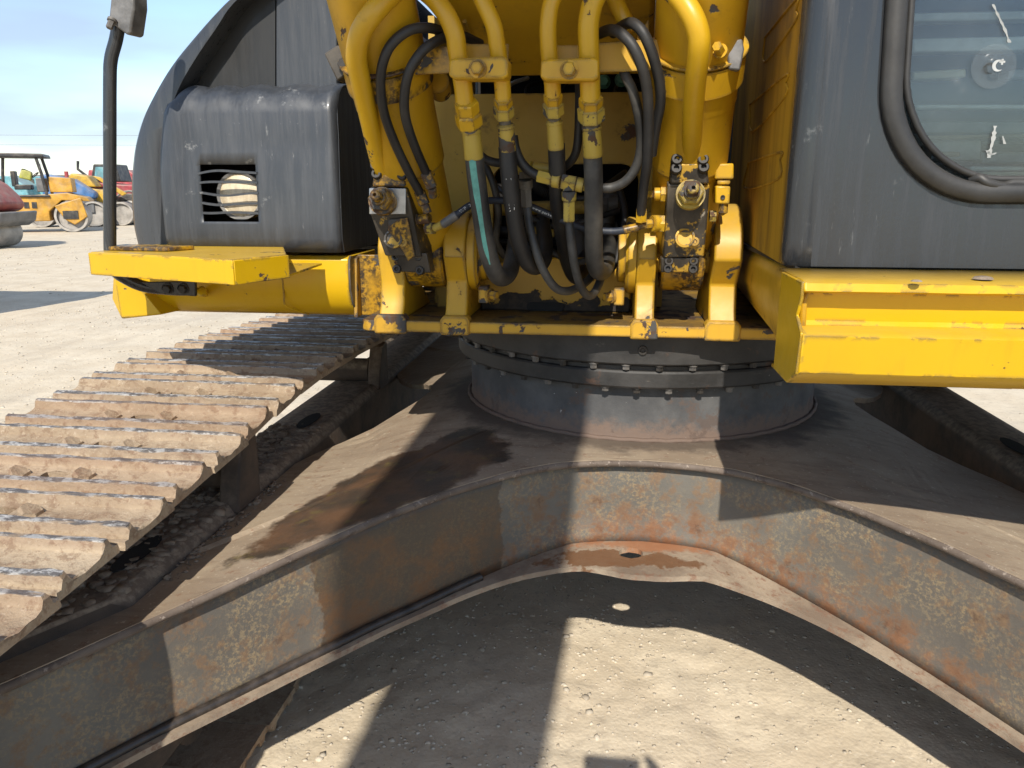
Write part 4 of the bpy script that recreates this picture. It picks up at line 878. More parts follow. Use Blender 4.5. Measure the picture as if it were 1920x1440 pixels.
mb.add(q + q2, [(0, 1, 2), (0, 2, 3), (0, 3, 4), (5, 7, 6), (5, 8, 7), (5, 9, 8)] + [(i, (i + 1) % 5, (i + 1) % 5 + 5, i + 5) for i in range(5)]); mb.build('corner_gusset', 'yel_new', sk_, bevel=.004)
mb = MB(); mb.tube(smooth_path([(-1.01, YS - .001 - .004 * math.sin(k * .7), 1.39 - .03 * k) for k in range(6)] + [(-.99, YS + .03, 1.22), (-.97, YS + .09, 1.197)]), .003, 6); mb.build('skirt_seam', 'yel_new', sk_, smooth=60)
# step plate
zt = 1.418
fl, fr, br, bl, fr2 = Vector((-1.456, 2.055, zt)), Vector((-.944, 1.872, zt)), Vector((-.870, 2.04, zt)), Vector((-1.44, YS + .04, zt)), Vector((-1.02, YS + .04, zt))
st = MB().ext([fl, fr, br, fr2, bl], (0, 0, .006)).build('step_plate', 'yel_new', EX, bevel=.002)
def lip(a, b, h, name='step_lip', t=.006, mat='yel_new', z0=.004):
    d = (b - a).normalized(); nrm = Vector((-d.y, d.x, 0)); o = nrm * t
    MB().ext([a - Vector((0, 0, h)) + Vector((0, 0, 0)), b - Vector((0, 0, h)), b + Vector((0, 0, z0)), a + Vector((0, 0, z0))], o).build(name, mat, st, bevel=.002)
e = Vector((0, -.0005, 0))
lip(fl + Vector((-.004, -.007, 0)), fr + Vector((.004, -.007, 0)), .058); lip(fr + Vector((.0065, -.003, 0)), br + Vector((.0065, 0, 0)), .058); lip(bl + Vector((-.0065, 0, 0)), fl + Vector((-.0065, .0, 0)), .05)
MB().ext([br + Vector((.0, .004, -.056)), br + Vector((-.10, .20, -.050)), br + Vector((-.10, .26, -.048)), br + Vector((.0, .26, -.048))], (0, 0, .006)).build('step_gusset', 'yel_new', st)
MB().ext([Vector((-1.445, 2.10, zt + .0065)), Vector((-1.24, 2.08, zt + .0065)), Vector((-1.20, 2.16, zt + .0065)), Vector((-1.435, 2.19, zt + .0065))], (0, 0, .012)).build('pole_socket', 'yel_grimy', st, bevel=.003)
# handrail pole with mirror clamp
pole = MB().tube(smooth_path(ipts([(232, -60, 2.12), (224, 30, 2.115), (218, 72, 2.115), (208, 112, 2.115), (206, 160, 2.115), (206, 300, 2.115), (206, 400, 2.115), (207, 480, 2.115), (214, 505, 2.12), (235, 522, 2.14), (270, 537, 2.17), (320, 543, 2.22), (345, 544, 2.25)]), 6), .0175, 16).build('mirror_pole', 'black_gloss', EX, smooth=60)
A = ipts([(209, -22, 2.09), (250, -12, 2.09), (251, 12, 2.09), (244, 62, 2.09), (238, 66, 2.09), (206, 42, 2.09), (204, 30, 2.09)])
MB().ext(A, (.01, .05, 0)).build('mirror_clamp', 'greysteel', pole, bevel=.005)
boltobj('clamp_bolt', PY(211, 36, 2.085), (-.2, -.5, -1), .009, .028, 'boltgrey', pole)
MB().ext(ipts([(262, 529, 2.145), (366, 527, 2.235), (367, 556, 2.235), (300, 551, 2.18)]), (0, .012, 0)).build('pole_foot', 'black_gloss', pole, bevel=.003)
for px in (316, 345): boltobj('foot_bolt', PY(px, 541, 2.19 + (px - 316) * .0009), (0, -1, -.1), .013, .016, 'bolt', pole)
MB().tube(ipts([(362, 545, 2.25), (378, 546, 2.25), (384, 550, 2.33)]), [.012, .016, .012], 10).build('foot_boss', 'yel_new', sk_)
# lamp housing: shell with an opening
HX0, HX1 = -1.372, -.800
arc = [(2.30, 1.408), (2.288, 1.45)] + [(2.288 + .0015 * k * k * .2, 1.45 + .0425 * k) for k in range(1, 8)]
zc_, yc_, rr_ = 1.795, 2.40, .10
arc += [(yc_ - rr_ * math.cos(R(a)), zc_ + rr_ * math.sin(R(a))) for a in range(10, 91, 10)] + [(2.5, 1.896), (2.62, 1.897), (2.72, 1.90)]
oa, ob = PY(385, 415, 2.30), PY(480, 308, 2.30)
gx0, gx1, gz0, gz1 = oa.x, ob.x, oa.z, ob.z
xs = sorted(set([HX0, HX0 + .012, gx0, gx1, HX1 - .02, HX1] + list(np.linspace(HX0 + .03, HX1 - .03, 34))))
arc2 = []
for i in range(len(arc) - 1):
    y0, z0 = arc[i]; y1, z1 = arc[i + 1]; arc2.append((y0, z0))
    for zz in (gz0, gz1):
        if z0 < zz < z1 - 1e-6: t = (zz - z0) / (z1 - z0); arc2.append((y0 + (y1 - y0) * t, zz))
arc2.append(arc[-1]); vs = []
for x in xs:
    for j, (y, z) in enumerate(arc2):
        tt = max(0, min(1, (z - 1.80) / .06)); sc = .010 * abs(math.sin((x - HX0) * math.pi / .125)) * tt * (1 if y < 2.55 else .4)
        edge = .015 * max(0, 1 - (x - HX0) / .03) + .02 * max(0, 1 - (HX1 - x) / .02)
        tap = .055 * max(0, (z - 1.60) / .3) ** 2 * max(0, 1 - (x - HX0) / .25)
        vs.append((x + tap, y + edge * (1 if y < 2.45 else 0), z + sc - (.015 * max(0, 1 - (x - HX0) / .05) if z > 1.85 else 0)))
m_ = len(arc2); fs = []
for i in range(len(xs) - 1):
    for j in range(m_ - 1):
        zc = (arc2[j][1] + arc2[j + 1][1]) / 2; xm = (xs[i] + xs[i + 1]) / 2
        if gx0 < xm < gx1 and gz0 < zc < gz1: continue
        a = i * m_ + j; fs.append((a, a + m_, a + m_ + 1, a + 1))
hs = MB().add(vs, fs).build('lamp_housing', 'black_dusty', EX, solid=.008, smooth=50, recalc=True)
# keep the shell's outside facing the camera
if sum(p.normal.y * p.area for p in hs.data.polygons) > 0: hs.data.flip_normals()
for x, nm in ((HX0, 'housing_side'), (HX1 - .006, 'housing_side')):
    pl = [(x + (.055 * max(0, (z - 1.60) / .3) ** 2 + .002 if x == HX0 else -.001), y + (.017 if y < 2.45 else 0), z - (.017 if z > 1.85 and x == HX0 else 0)) for y, z in arc] + [(x, 2.72, 1.41)]
    MB().ext(pl, (.005, 0, 0)).build(nm, 'black_dusty' if x > -1 else 'black_flat', hs)
MB().box(((HX0 + HX1) / 2, 2.55, 1.60), (HX1 - HX0 - .05, .01, .36)).build('housing_liner', 'dark', hs)
for k in range(5):
    z = gz1 - (gz1 - gz0) * (k + .95) / 5.9; mb = MB(); vs = []
    bow = (.006, .004, -.004, -.004, -.001)[k]
    for i in range(13):
        t = i / 12; x = gx0 - .004 + (gx1 - gx0 + .008) * t; zz = z + bow * math.sin(math.pi * t) * 1.4 + .002 * math.sin(7 * t + k)
        vs += [(x, 2.290, zz - .0032), (x, 2.290, zz + .0032), (x, 2.299, zz + .004), (x, 2.299, zz - .0024)]
    mb.add(vs, [(4 * i + a, 4 * i + (a + 1) % 4, 4 * i + 4 + (a + 1) % 4, 4 * i + 4 + a) for i in range(12) for a in range(4)]); mb.build('grille_slat', 'black_dusty', hs, smooth=50)
lp = PY(450, 367, 2.335)
lens = MB().lathe(lp, (0, -1, 0), [(.070, -.05), (.070, .0), (.066, .003), (.062, .001), (.060, .002), (.045, .005), (.025, .007), (0, .008)], 40).build('work_lamp', 'lens', hs, smooth=40)
MB().lathe(lp, (0, -1, 0), [(.064, .004), (.073, .006), (.073, -.01), (.064, -.01)], 40).build('lamp_rim', 'greysteel', lens)
# hood shell: outer band, recessed panel, tank panel
oc_ = [(244, 466), (234, 420), (230, 360), (232, 320), (238, 275), (252, 225), (275, 175), (305, 125), (345, 75), (385, 32), (425, -5), (520, -70), (640, -140)]
ic_ = [(326, 466), (318, 420), (314, 360), (314, 300), (318, 240), (328, 190), (345, 150), (375, 100), (408, 52), (440, 5), (500, -45), (560, -90), (650, -135)]
ocp = [PY(a, b, 2.36) for a, b in oc_]; icp = [PY(a, b, 2.36) for a, b in ic_]
def dense(P): return smooth_path(P, 4)
oc2, ic2 = dense(ocp), dense(icp); n = len(oc2); vs = []
# cross sections running round the front edge: inner front, outer front (rounded), back
for o, i in zip(oc2, ic2):
    d = (o - i).normalized(); vs += [i + Vector((0, .20, 0)), i + Vector((0, .01, 0)), i + d * .006 + Vector((0, .001, 0)), i + (o - i) * .5, o - d * .03 + Vector((0, .012, 0)), o - d * .012 + Vector((0, .03, 0)), o + Vector((0, .07, 0)), o + Vector((0, .5, 0)), o + Vector((0, 1.9, 0))]
hood = MB().add(vs, [(9 * k + a, 9 * k + 9 + a, 9 * k + 10 + a, 9 * k + 1 + a) for k in range(n - 1) for a in range(8)]).build('hood_shell', 'black_shell', EX, smooth=60)
if hood.data.polygons[3].normal.y > 0: hood.data.flip_normals()
MB().ext([PY(330, 170, 2.44), PY(516, 170, 2.44), PY(516, -110, 2.44), PY(500, -60, 2.44), PY(430, 15, 2.44), PY(365, 110, 2.44)], (0, .02, 0)).build('recess_panel', 'black_flat', hood)
MB().box((-1.33, 2.80, 1.72), (.30, .02, .7)).build('recess_back', 'dark', hood)
MB().ext([PY(517, 300, 2.435), PY(632, 300, 2.435), PY(632, -200, 2.435), PY(517, -200, 2.435)], (0, .03, 0)).build('tank_panel', 'black_dusty', EX, bevel=.004)
MB().box((-1.02, 3.4, 1.65), (1.0, 1.4, .5)).build('hood_core', 'dark', hood)
#@@RIGHT
# ---- right side: deck edge, step, cab
DW = .07          # the deck and cab sides run slightly outwards to the back
def wx(y, x0=.362): return x0 + .045 * (y - 1.47)
prof = [(1.47, 1.236), (1.47, 1.43), (3.2, 1.43), (3.2, 1.19), (1.75, 1.19)]
vs = []
for x0, z in ((.395, 1.432), (.372, 1.425), (.362, 1.40), (.364, 1.34), (.376, 1.27), (.40, 1.22), (.45, 1.195), (.60, 1.19)):
    for y in (1.475, 1.7, 2.2, 2.8, 3.6): vs.append((wx(y, x0) + (0 if z > 1.3 else .05 * (y - 1.475) * (1.3 - z) / .1), max(y, 1.475 + max(0, 1.30 - z) * 2.4), max(z, 1.19 + .055 * max(0, 1 - (y - 1.475) / .5))))
dr = MB().add(vs, [(a * 5 + b, a * 5 + b + 1, a * 5 + 6 + b, a * 5 + 5 + b) for a in range(7) for b in range(4)]).build('deck_side', 'yel_old', EX, solid=.01, smooth=60, off=0)
# step under the cab: folded profile
sp_ = [(1.66, 1.440), (1.462, 1.438), (1.446, 1.434), (1.443, 1.420), (1.455, 1.416), (1.482, 1.412), (1.490, 1.36), (1.484, 1.352), (1.430, 1.349), (1.418, 1.342), (1.432, 1.272), (1.438, 1.266), (1.50, 1.236), (1.66, 1.232)]
SX0, SX1 = .352, 1.75
xs = [SX0 + .0, SX0 + .004] + list(np.linspace(SX0 + .05, SX1, 30)); vs = []
for i, x in enumerate(xs):
    for y, z in sp_: vs.append((x, y + (random.random() - .5) * .0012, z + (random.random() - .5) * .0008))
k_ = len(sp_)
cs = MB().add(vs, [(a * k_ + b, a * k_ + k_ + b, a * k_ + k_ + b + 1, a * k_ + b + 1) for a in range(len(xs) - 1) for b in range(k_ - 1)]).build('cab_step', 'yel_new', EX, solid=.006, smooth=28)
if cs.data.polygons[0].normal.z < 0: cs.data.flip_normals()
MB().ext([(SX0 - .004, y, z) for y, z in ((1.447, 1.436), (1.447, 1.405), (1.468, 1.372), (1.422, 1.346), (1.434, 1.268), (1.50, 1.236), (1.62, 1.236), (1.62, 1.436))], (.006, 0, 0)).build('step_end_plate', 'yel_new', cs, bevel=.002)
for px, py in ((1860, 527), (1733, 532)):
    p = PZ(px, py, 1.441) + Vector((0, .035, 0)); k = .9 if px > 1800 else .5; MB().lathe(p, (0, 0, 1), [(0, -.001), (.020 * k, 0), (.016 * k, .004 * k), (.006 * k, .006 * k), (0, .005 * k)], 9).build('mud_crust', 'clod', cs)
# cab
CY0, CZ0, CZ1 = 1.655, 1.444, 3.05
il = rloop(.535, 1.50, 1.590, 2.85, .20, 12); il = [(x - .05 * max(0, (z - 1.7)) / 1.0, z) for x, z in il]
ol = outer_for(il, .412, 1.60, CZ0, CZ1)
mb = MB(); mb.loops([(x, CY0, z) for x, z in ol], [(x, CY0 + .006, z) for x, z in il]); mb.loops([(x, CY0 + .006, z) for x, z in il], [(x, CY0 + .05, z) for x, z in il])
cab = mb.build('cab', 'black_gloss', EX, smooth=50)
vs = []; zs = [CZ0 - .001, CZ0 + .01] + list(np.linspace(CZ0 + .05, CZ1, 12))
crn = [(.412 - .05 * math.sin(R(a)), CY0 + .05 - .05 * math.cos(R(a))) for a in range(0, 91, 10)]
for z in zs:
    for x, y in crn: vs.append((x + (.004 if z < CZ0 else 0), y + (.006 if z < CZ0 else 0), z))
MB().add(vs, [(a * 10 + b, a * 10 + b + 1, a * 10 + 11 + b, a * 10 + 10 + b) for a in range(len(zs) - 1) for b in range(9)]).build('cab_corner', 'black_gloss', cab, smooth=60)
# side wall with stamped ribs
WN = Vector((-1, .055, 0)).normalized(); WO = Vector((.362, CY0 + .05, 1.5))
def wp_(y, z): return Vector((.362 + (y - CY0 - .05) * .055, y, z))
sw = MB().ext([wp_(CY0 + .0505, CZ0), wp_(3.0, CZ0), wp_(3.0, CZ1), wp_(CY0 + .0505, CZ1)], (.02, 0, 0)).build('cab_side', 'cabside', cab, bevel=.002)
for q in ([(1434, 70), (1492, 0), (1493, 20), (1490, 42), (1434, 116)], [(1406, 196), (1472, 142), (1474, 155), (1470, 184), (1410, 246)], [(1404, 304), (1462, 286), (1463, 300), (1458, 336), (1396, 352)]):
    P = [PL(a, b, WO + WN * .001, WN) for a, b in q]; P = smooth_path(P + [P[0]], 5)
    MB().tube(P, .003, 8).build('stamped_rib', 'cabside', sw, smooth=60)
MB().box((.985, 2.3, CZ0 - .0052), (1.20, 1.26, .0095)).build('cab_gasket', 'dark', cab)
# window: rubber seal, glass, interior
loop3 = [Vector((x, CY0 - .004, z)) for x, z in il]; loop3 = loop3 + [loop3[0]]
def grow(L, d):
    n = len(L); out = []
    for i in range(n):
        a, b = L[(i - 1) % n], L[(i + 1) % n]; tx, tz = b[0] - a[0], b[1] - a[1]; q = math.hypot(tx, tz) or 1; out.append((L[i][0] + tz / q * d, L[i][1] - tx / q * d))
    return out
mb = MB(); pr_ = [(.019, .010), (.021, -.004), (.016, -.0115), (0, -.014), (-.012, -.0125), (-.018, -.007), (-.019, .012)]
for (d0, y0), (d1, y1) in zip(pr_, pr_[1:]): mb.loops([(x, CY0 + y0, z) for x, z in grow(il, d0)], [(x, CY0 + y1, z) for x, z in grow(il, d1)])
import bmesh as _b
wso = mb.build('window_seal', 'rubber', cab, smooth=0); _bm = _b.new(); _bm.from_mesh(wso.data); _b.ops.remove_doubles(_bm, verts=_bm.verts, dist=.0001); _b.ops.recalc_face_normals(_bm, faces=_bm.faces); _bm.to_mesh(wso.data); _bm.free()
for p in wso.data.polygons: p.use_smooth = True
cx_ = sum(p[0] for p in il) / len(il); cz_ = sum(p[1] for p in il) / len(il)
l2 = [Vector((x + (.026 if x < cx_ else -.026) * min(1, abs(x - cx_) / .35), CY0 + .006, z + (.026 if z < cz_ else -.026) * min(1, abs(z - cz_) / .5))) for x, z in il]
MB().tube(l2 + [l2[0]], .007, 10, cap=False).build('window_seal', 'rubber', cab, smooth=60)
MB().tube(smooth_path(ipts([(1820, 338, 1.665), (1836, 334, 1.655), (1852, 344, 1.65), (1880, 350, 1.655), (1900, 344, 1.66), (1935, 346, 1.66), (1990, 350, 1.66)])), .010, 10).build('loose_seal', 'rubber', cab, smooth=60)
MB().ext([(x, CY0 + .022, z) for x, z in il], (0, .005, 0)).build('window_glass', 'glass', cab, smooth=0)
DZ = PY(1862, 125, CY0 + .018)
dsc = MB().lathe(DZ, (0, -1, 0), [(.040, 0), (.040, .003), (.037, .004), (.034, .002), (.024, .004), (.018, .009), (.010, .012), (0, .012)], 40)
t = NT('clear suction disc'); t.b.inputs['Alpha'].default_value = .10; dm = t.fin((.30, .32, .32), .2); dsc = dsc.build('suction_disc', dm, cab, smooth=60)
mb = MB(); cr = []
for a in np.linspace(50, 310, 20): cr.append((math.cos(R(a)) * .0105, math.sin(R(a)) * .0105))
for a in np.linspace(300, 60, 20): cr.append((.0035 + math.cos(R(a)) * .0078, math.sin(R(a)) * .0078))
mb.ext([(DZ.x + .003 + x, DZ.y - .0125, DZ.z + z) for x, z in cr], (0, -.001, 0))
pc = [(-1, -3), (1, -3), (1, -1), (3, -1), (3, 1), (1, 1), (1, 3), (-1, 3), (-1, 1), (-3, 1), (-3, -1), (-1, -1)]
mb.ext([(DZ.x + .0095 + x * .0017, DZ.y - .0125, DZ.z + .0065 + z * .0017) for x, z in pc], (0, -.001, 0)); mb.build('emblem', simple('emblem white', (.42, .43, .42), .6), dsc, smooth=0)
for L, w in (([(1862, 8), (1872, 30), (1884, 55), (1893, 80)], .003), ([(1866, 236), (1862, 262), (1856, 285), (1854, 296)], .004), ([(1850, 282), (1858, 290), (1868, 286)], .003), ([(1880, 255), (1884, 270)], .003)):
    mb = MB(); P = smooth_path([PY(a, b, CY0 + .0205) for a, b in L], 6); vs = []
    for i, p in enumerate(P): q = w * (.3 + random.random()); vs += [p + Vector((-q, 0, 0)), p + Vector((q, 0, 0))]
    mb.add(vs, [(2 * i, 2 * i + 1, 2 * i + 3, 2 * i + 2) for i in range(len(P) - 1)]); mb.build('glass_smear', simple('pale smear', (.30, .31, .30), .7), cab, smooth=0)
# inside the cab
MB().box((1.0, 2.45, 1.47), (1.14, 1.5, .03)).build('cab_floor', 'dark', cab)
MB().box((1.0, 3.1, 2.25), (1.2, .03, 1.55)).build('cab_rear_wall', 'black_flat', cab)
MB().box((1.62, 2.4, 2.25), (.03, 1.5, 1.55)).build('cab_inner_wall', 'black_flat', cab)
MB().box((1.0, 2.4, CZ1 + .02), (1.25, 1.55, .05)).build('cab_roof', 'black_gloss', cab, bevel=.02)
paleg = simple('pale slat', (.75, .77, .72), .6, 0, .3, .2); cream = simple('cream slat', (.70, .64, .45), .6, 0, .3, .2); midg = simple('grey slat', (.30, .32, .32), .6, 0, .4, .3); brn = simple('brown slat', (.25, .19, .10), .5, .2, .4, .2)
SL = [(1712, 1990, 24, 40, 1.95, paleg, .02), (1712, 1990, 72, 98, 1.96, paleg, .02), (1712, 1812, 134, 150, 1.9, cream, .02), (1890, 1990, 132, 148, 1.95, midg, .02), (1718, 1990, 196, 204, 1.9, paleg, .0), (1720, 1990, 228, 250, 1.98, midg, .0), (1740, 1990, 254, 262, 1.88, brn, .015), (1745, 1840, 262, 300, 1.9, midg, 0.), (1840, 1990, 285, 306, 1.95, midg, 0), (1765, 1802, 284, 294, 1.80, brn, 0), (1820, 1990, 312, 320, 1.82, paleg, 0), (1842, 1990, 322, 336, 1.80, cream, 0)]
for a, b, c, d, y, m_, sl in SL:  # slats added behind the glass to stand in for mirrored machinery
    A = [PY(a, d, y), PY(b, d - sl * 280, y), PY(b, c - sl * 280, y), PY(a, c, y)]; MB().ext(A, (0, .05, 0)).build('reflection_slat', m_, cab, bevel=.004)
MB().box((1.05, 2.45, 1.65), (.5, .5, .12)).build('seat', 'black_flat', cab, bevel=.03); MB().box((1.05, 2.75, 1.98), (.48, .12, .62)).build('seat_back', 'black_flat', cab, bevel=.03)
#@@BACKGROUND
# ------------------------------------------------------------------ machines in the yard behind
def loc(px, py): return PZ(px, py, 0)
def vehicle(name, px, py, rz, label, cat):
    p = loc(px, py); e = empty(name, p); e.rotation_euler.z = rz; return tag(e, label, cat)
def vp(e, name, mb, mat, bevel=.03):
    o = mb.build(name, mat, None, bevel=bevel); o.parent = e; return o
def sub(p, name, mb, mat, bevel=0.):
    o = mb.build(name, mat, None, bevel=bevel); o.parent = p; return o
for k, v in dict(v_yel=(.52, .27, .03), v_yel2=(.56, .33, .03), v_red=(.30, .05, .035), v_blue=(.06, .17, .38), v_grey=(.14, .14, .14), v_dark=(.025, .025, .025), v_teal=(.13, .32, .36), v_drum=(.36, .33, .29), v_white=(.65, .65, .62), v_red2=(.34, .05, .06), v_lime=(.42, .42, .08)).items(): M[k] = simple(k, v, .5, 0, .35, .45, 3)
def drum(e, c, r, w, axis='y', mat='v_drum', name='drum'):
    c = Vector(c); a = Vector((0, 1, 0)) if axis == 'y' else Vector((1, 0, 0))
    return vp(e, name, MB().lathe(c - a * w / 2, a, [(r * .86, .05), (r * .86, 0), (r, 0), (r, w), (r * .86, w), (r * .86, w - .05), (0, w - .05)], 36).lathe(c - a * w / 2, a, [(0, .12), (r * .86, .12)], 36), mat, 0)
# tandem roller, drums across local y
e = vehicle('tandem_roller', 134, 433, R(28), 'orange yellow tandem roller with black canopy frame and grey smooth drum', 'road roller')
d1 = drum(e, (.15, .0, .56), .56, 1.3); drum(e, (-2.4, 0.2, .56), .56, 1.3)
vp(e, 'drum_yoke', MB().ext([(-.35, -.70, .95), (.55, -.70, 1.25), (.70, -.70, .55), (.25, -.70, .25), (-.05, -.70, .45)], (0, .07, 0)), 'v_yel')
sub(d1, 'scraper', MB().box((.15, -.72, .62), (.5, .03, .30)), 'v_dark')
b = vp(e, 'body', MB().ext([(-2.0, -.6, .40), (-.55, -.6, .40), (-.55, -.6, .75), (-.10, -.6, 1.15), (.85, -.6, 1.10), (.75, -.6, 1.25), (.1, -.6, 1.42), (-2.2, -.6, 1.25)], (0, 1.2, 0)), 'v_yel')
for k in range(2): sub(b, 'vent', MB().box((-1.25 + .25 * k, -.612, .98), (.16, .02, .22)), 'v_dark')
vp(e, 'hood', MB().ext([(-.45, -.5, 1.43), (.30, -.5, 1.43), (.28, -.5, 1.95), (-.45, -.5, 2.0)], (0, 1.0, 0)), 'v_yel')
vp(e, 'rear_panel', MB().ext([(-2.75, -.45, .85), (-2.3, -.45, 1.0), (-2.35, -.45, 1.55), (-2.75, -.45, 1.62)], (0, .9, 0)), 'v_yel2')
vp(e, 'seat', MB().box((-1.35, 0, 1.62), (.55, .5, .18)).box((-1.62, 0, 1.92), (.14, .5, .55)), 'v_dark')
vp(e, 'console', MB().box((-.75, 0, 1.7), (.3, .6, .5)), 'v_grey'); vp(e, 'steering_wheel', MB().tube([(-.95 + .12 * math.cos(a), .2 * math.sin(a), 2.05 + .1 * math.cos(a)) for a in np.linspace(0, 6.28, 14)], .02, 6), 'v_dark', 0)
vp(e, 'deck', MB().box((-1.3, 0, 1.30), (1.7, 1.36, .08)), 'v_dark')
for x0, y0, x1 in ((-.55, -.58, -.75), (-.55, .58, -.75), (-2.15, -.58, -2.0), (-2.15, .58, -2.0)): vp(e, 'canopy_post', MB().tube([(x0, y0, 1.33), (x0 * .6 + x1 * .4, y0, 2.1), (x1, y0, 2.72)], .055, 8), 'v_dark', 0)
vp(e, 'canopy', MB().ext([(-2.25, -.72, 2.66), (-.45, -.72, 2.66), (-.50, -.72, 2.80), (-2.2, -.72, 2.82)], (0, 1.44, 0)), 'v_dark', .04)
vp(e, 'mirror', MB().box((-.62, -.78, 2.3), (.05, .14, .3)), 'v_dark'); vp(e, 'beacon', MB().cyl((.05, .3, 1.98), (.05, .3, 2.2), .07, n=12), 'v_red2', 0)
vp(e, 'jacket', MB().ext([(-1.45, -.25, 1.95), (-1.05, -.25, 1.85), (-1.0, -.25, 2.15), (-1.3, -.25, 2.3)], (0, .3, 0)), 'v_lime', .05)
# red roller at the left edge
e = vehicle('pneumatic_roller', -8, 467, R(8), 'red roller with dark rear bumper cut off by the left edge', 'road roller')
drum(e, (-.35, .5, .40), .40, 1.5); vp(e, 'wheel_fork', MB().box((-.8, .5, .55), (.9, .3, .3)), 'v_dark')
h = [(-1.6, -.25, .95), (.10, -.25, .95), (.30, -.25, 1.12), (.14, -.25, 1.42), (-.12, -.25, 1.70), (-.45, -.25, 1.88), (-1.6, -.25, 1.98)]
vp(e, 'hood', MB().ext(h, (0, 1.5, 0)), 'v_red', .12)
bp = vp(e, 'bumper', MB().ext([(-1.6, -.34, .62), (.22, -.34, .58), (.42, -.34, .70), (.50, -.34, .98), (.30, -.34, .96), (.05, -.34, .86), (-1.6, -.34, .84)], (0, 1.7, 0)), 'v_grey', .05)
sub(bp, 'tail_lamp', MB().lathe((.28, -.345, .80), (0, -1, 0), [(.08, 0), (.07, .03), (0, .035)], 16), 'v_red2'); sub(bp, 'reflector', MB().lathe((.10, -.345, .75), (0, -1, 0), [(.06, 0), (.05, .03), (0, .03)], 16), 'v_white')
vp(e, 'chassis', MB().box((-2.3, .5, .8), (2.0, 1.2, .5)), 'v_grey'); drum(e, (-3.2, .5, .45), .45, 1.5)
# blue covered roller behind
e = vehicle('covered_roller', 140, 424, R(25), 'small machine under a blue engine cover behind the tandem roller', 'construction machine')
vp(e, 'engine_cover', MB().ext([(-.9, -.6, 1.25), (1.0, -.6, 1.15), (1.05, -.6, 1.40), (.3, -.6, 1.95), (-.7, -.6, 2.15), (-.95, -.6, 2.1)], (0, 1.2, 0)), 'v_blue', .08); vp(e, 'chassis', MB().box((0, 0, .85), (1.9, 1.1, .6)), 'v_grey'); drum(e, (.9, 0, .52), .52, 1.2); drum(e, (-1.1, 0, .52), .52, 1.2)
# yellow roller further right
e = vehicle('yellow_roller', 180, 422, R(20), 'bright yellow compact roller standing between blue cover and red loader', 'road roller')
vp(e, 'body', MB().ext([(-.7, -.6, .35), (.55, -.6, .35), (.62, -.6, 1.5), (.3, -.6, 1.55), (-.1, -.6, 1.62), (-.75, -.6, 1.6)], (0, 1.2, 0)), 'v_yel2'); b = vp(e, 'cover', MB().ext([(-.75, -.58, 1.63), (.35, -.58, 1.63), (.05, -.58, 2.1), (-.55, -.58, 2.2), (-.8, -.58, 2.0)], (0, 1.1, 0)), 'v_yel2', .06)
vp(e, 'lift_arm', MB().ext([(.2, -.4, 2.1), (.5, -.4, 2.05), (1.5, -.4, 1.35), (1.3, -.4, 1.25)], (0, .2, 0)), 'v_yel2'); drum(e, (1.2, 0, .5), .5, 1.1); drum(e, (-.9, 0, .5), .5, 1.1)
# red loader with cab and big wheel
e = vehicle('telescopic_loader', 205, 419, R(12), 'red loader with dark cab and large grey wheel behind the black pole', 'loader')
vp(e, 'body', MB().ext([(-1.1, -.8, .8), (2.2, -.8, .8), (2.3, -.8, 1.7), (.9, -.8, 1.75), (-.3, -.8, 1.85), (-1.1, -.8, 1.4)], (0, 1.6, 0)), 'v_red2', .06)
c = vp(e, 'cab_frame', MB().ext([(-.3, -.7, 1.86), (1.0, -.7, 1.86), (.85, -.7, 2.62), (-.1, -.7, 2.62)], (0, 1.4, 0)), 'v_dark', .05); sub(c, 'side_window', MB().ext([(-.12, -.712, 1.98), (.82, -.712, 1.98), (.72, -.712, 2.5), (.0, -.712, 2.5)], (0, .01, 0)), 'v_teal')
for x in (1.35, -.9):
    w = vp(e, 'wheel', MB().lathe((x, -.95, .68), (0, 1, 0), [(.0, .06), (.36, .06), (.40, 0), (.62, .02), (.68, .08), (.68, .38), (.6, .42), (0, .42)], 32), 'v_dark', 0); sub(w, 'rim', MB().lathe((x, -.95, .68), (0, 1, 0), [(0, .02), (.2, .0), (.38, .045), (.38, .07)], 28), 'v_drum')
    vp(e, 'mudguard', MB().tube([(x + .75 * math.cos(a), -.76, .70 + .75 * math.sin(a)) for a in np.linspace(.4, 2.7, 9)], .07, 6), 'v_grey', 0)
vp(e, 'mirror_arm', MB().tube([(-.3, -.7, 2.0), (-.75, -.75, 2.4), (-.7, -.75, 2.75)], .06, 6), 'v_dark', 0)
# far row
def far(name, px, py, label, cat, c1, w, h, zc=0.):
    e = vehicle(name, px, py, R(6), label, cat); vp(e, 'body', MB().ext([(-w / 2, 0, .5), (w / 2, 0, .5), (w / 2 - .2, 0, h * .7), (w * .2, 0, h), (-w / 2 + .3, 0, h), (-w / 2, 0, h * .6)], (0, 2., 0)), c1, .08)
    vp(e, 'windshield', MB().box((-w * .1, -.02, h * .8), (w * .4, .04, h * .2)), 'v_dark', 0)
    for x in (-w * .32, w * .32): vp(e, 'wheel', MB().lathe((x, -.05, .45), (0, 1, 0), [(0, 0), (.25, 0), (.45, .03), (.45, .3), (0, .3)], 20), 'v_dark', 0)
far('teal_van', 60, 391, 'teal vehicle far behind the canopy roller', 'truck', 'v_teal', 5., 2.5); far('dark_truck', 125, 390, 'dark truck body far behind the blue cover', 'truck', 'v_dark', 5.5, 2.6)
far('pale_teal_van', 5, 392, 'pale teal vehicle far away above the red roller', 'truck', 'v_teal', 4.5, 2.5); far('red_truck', 225, 390, 'red vehicle far away beside the black hood edge', 'truck', 'v_red2', 5., 3.)
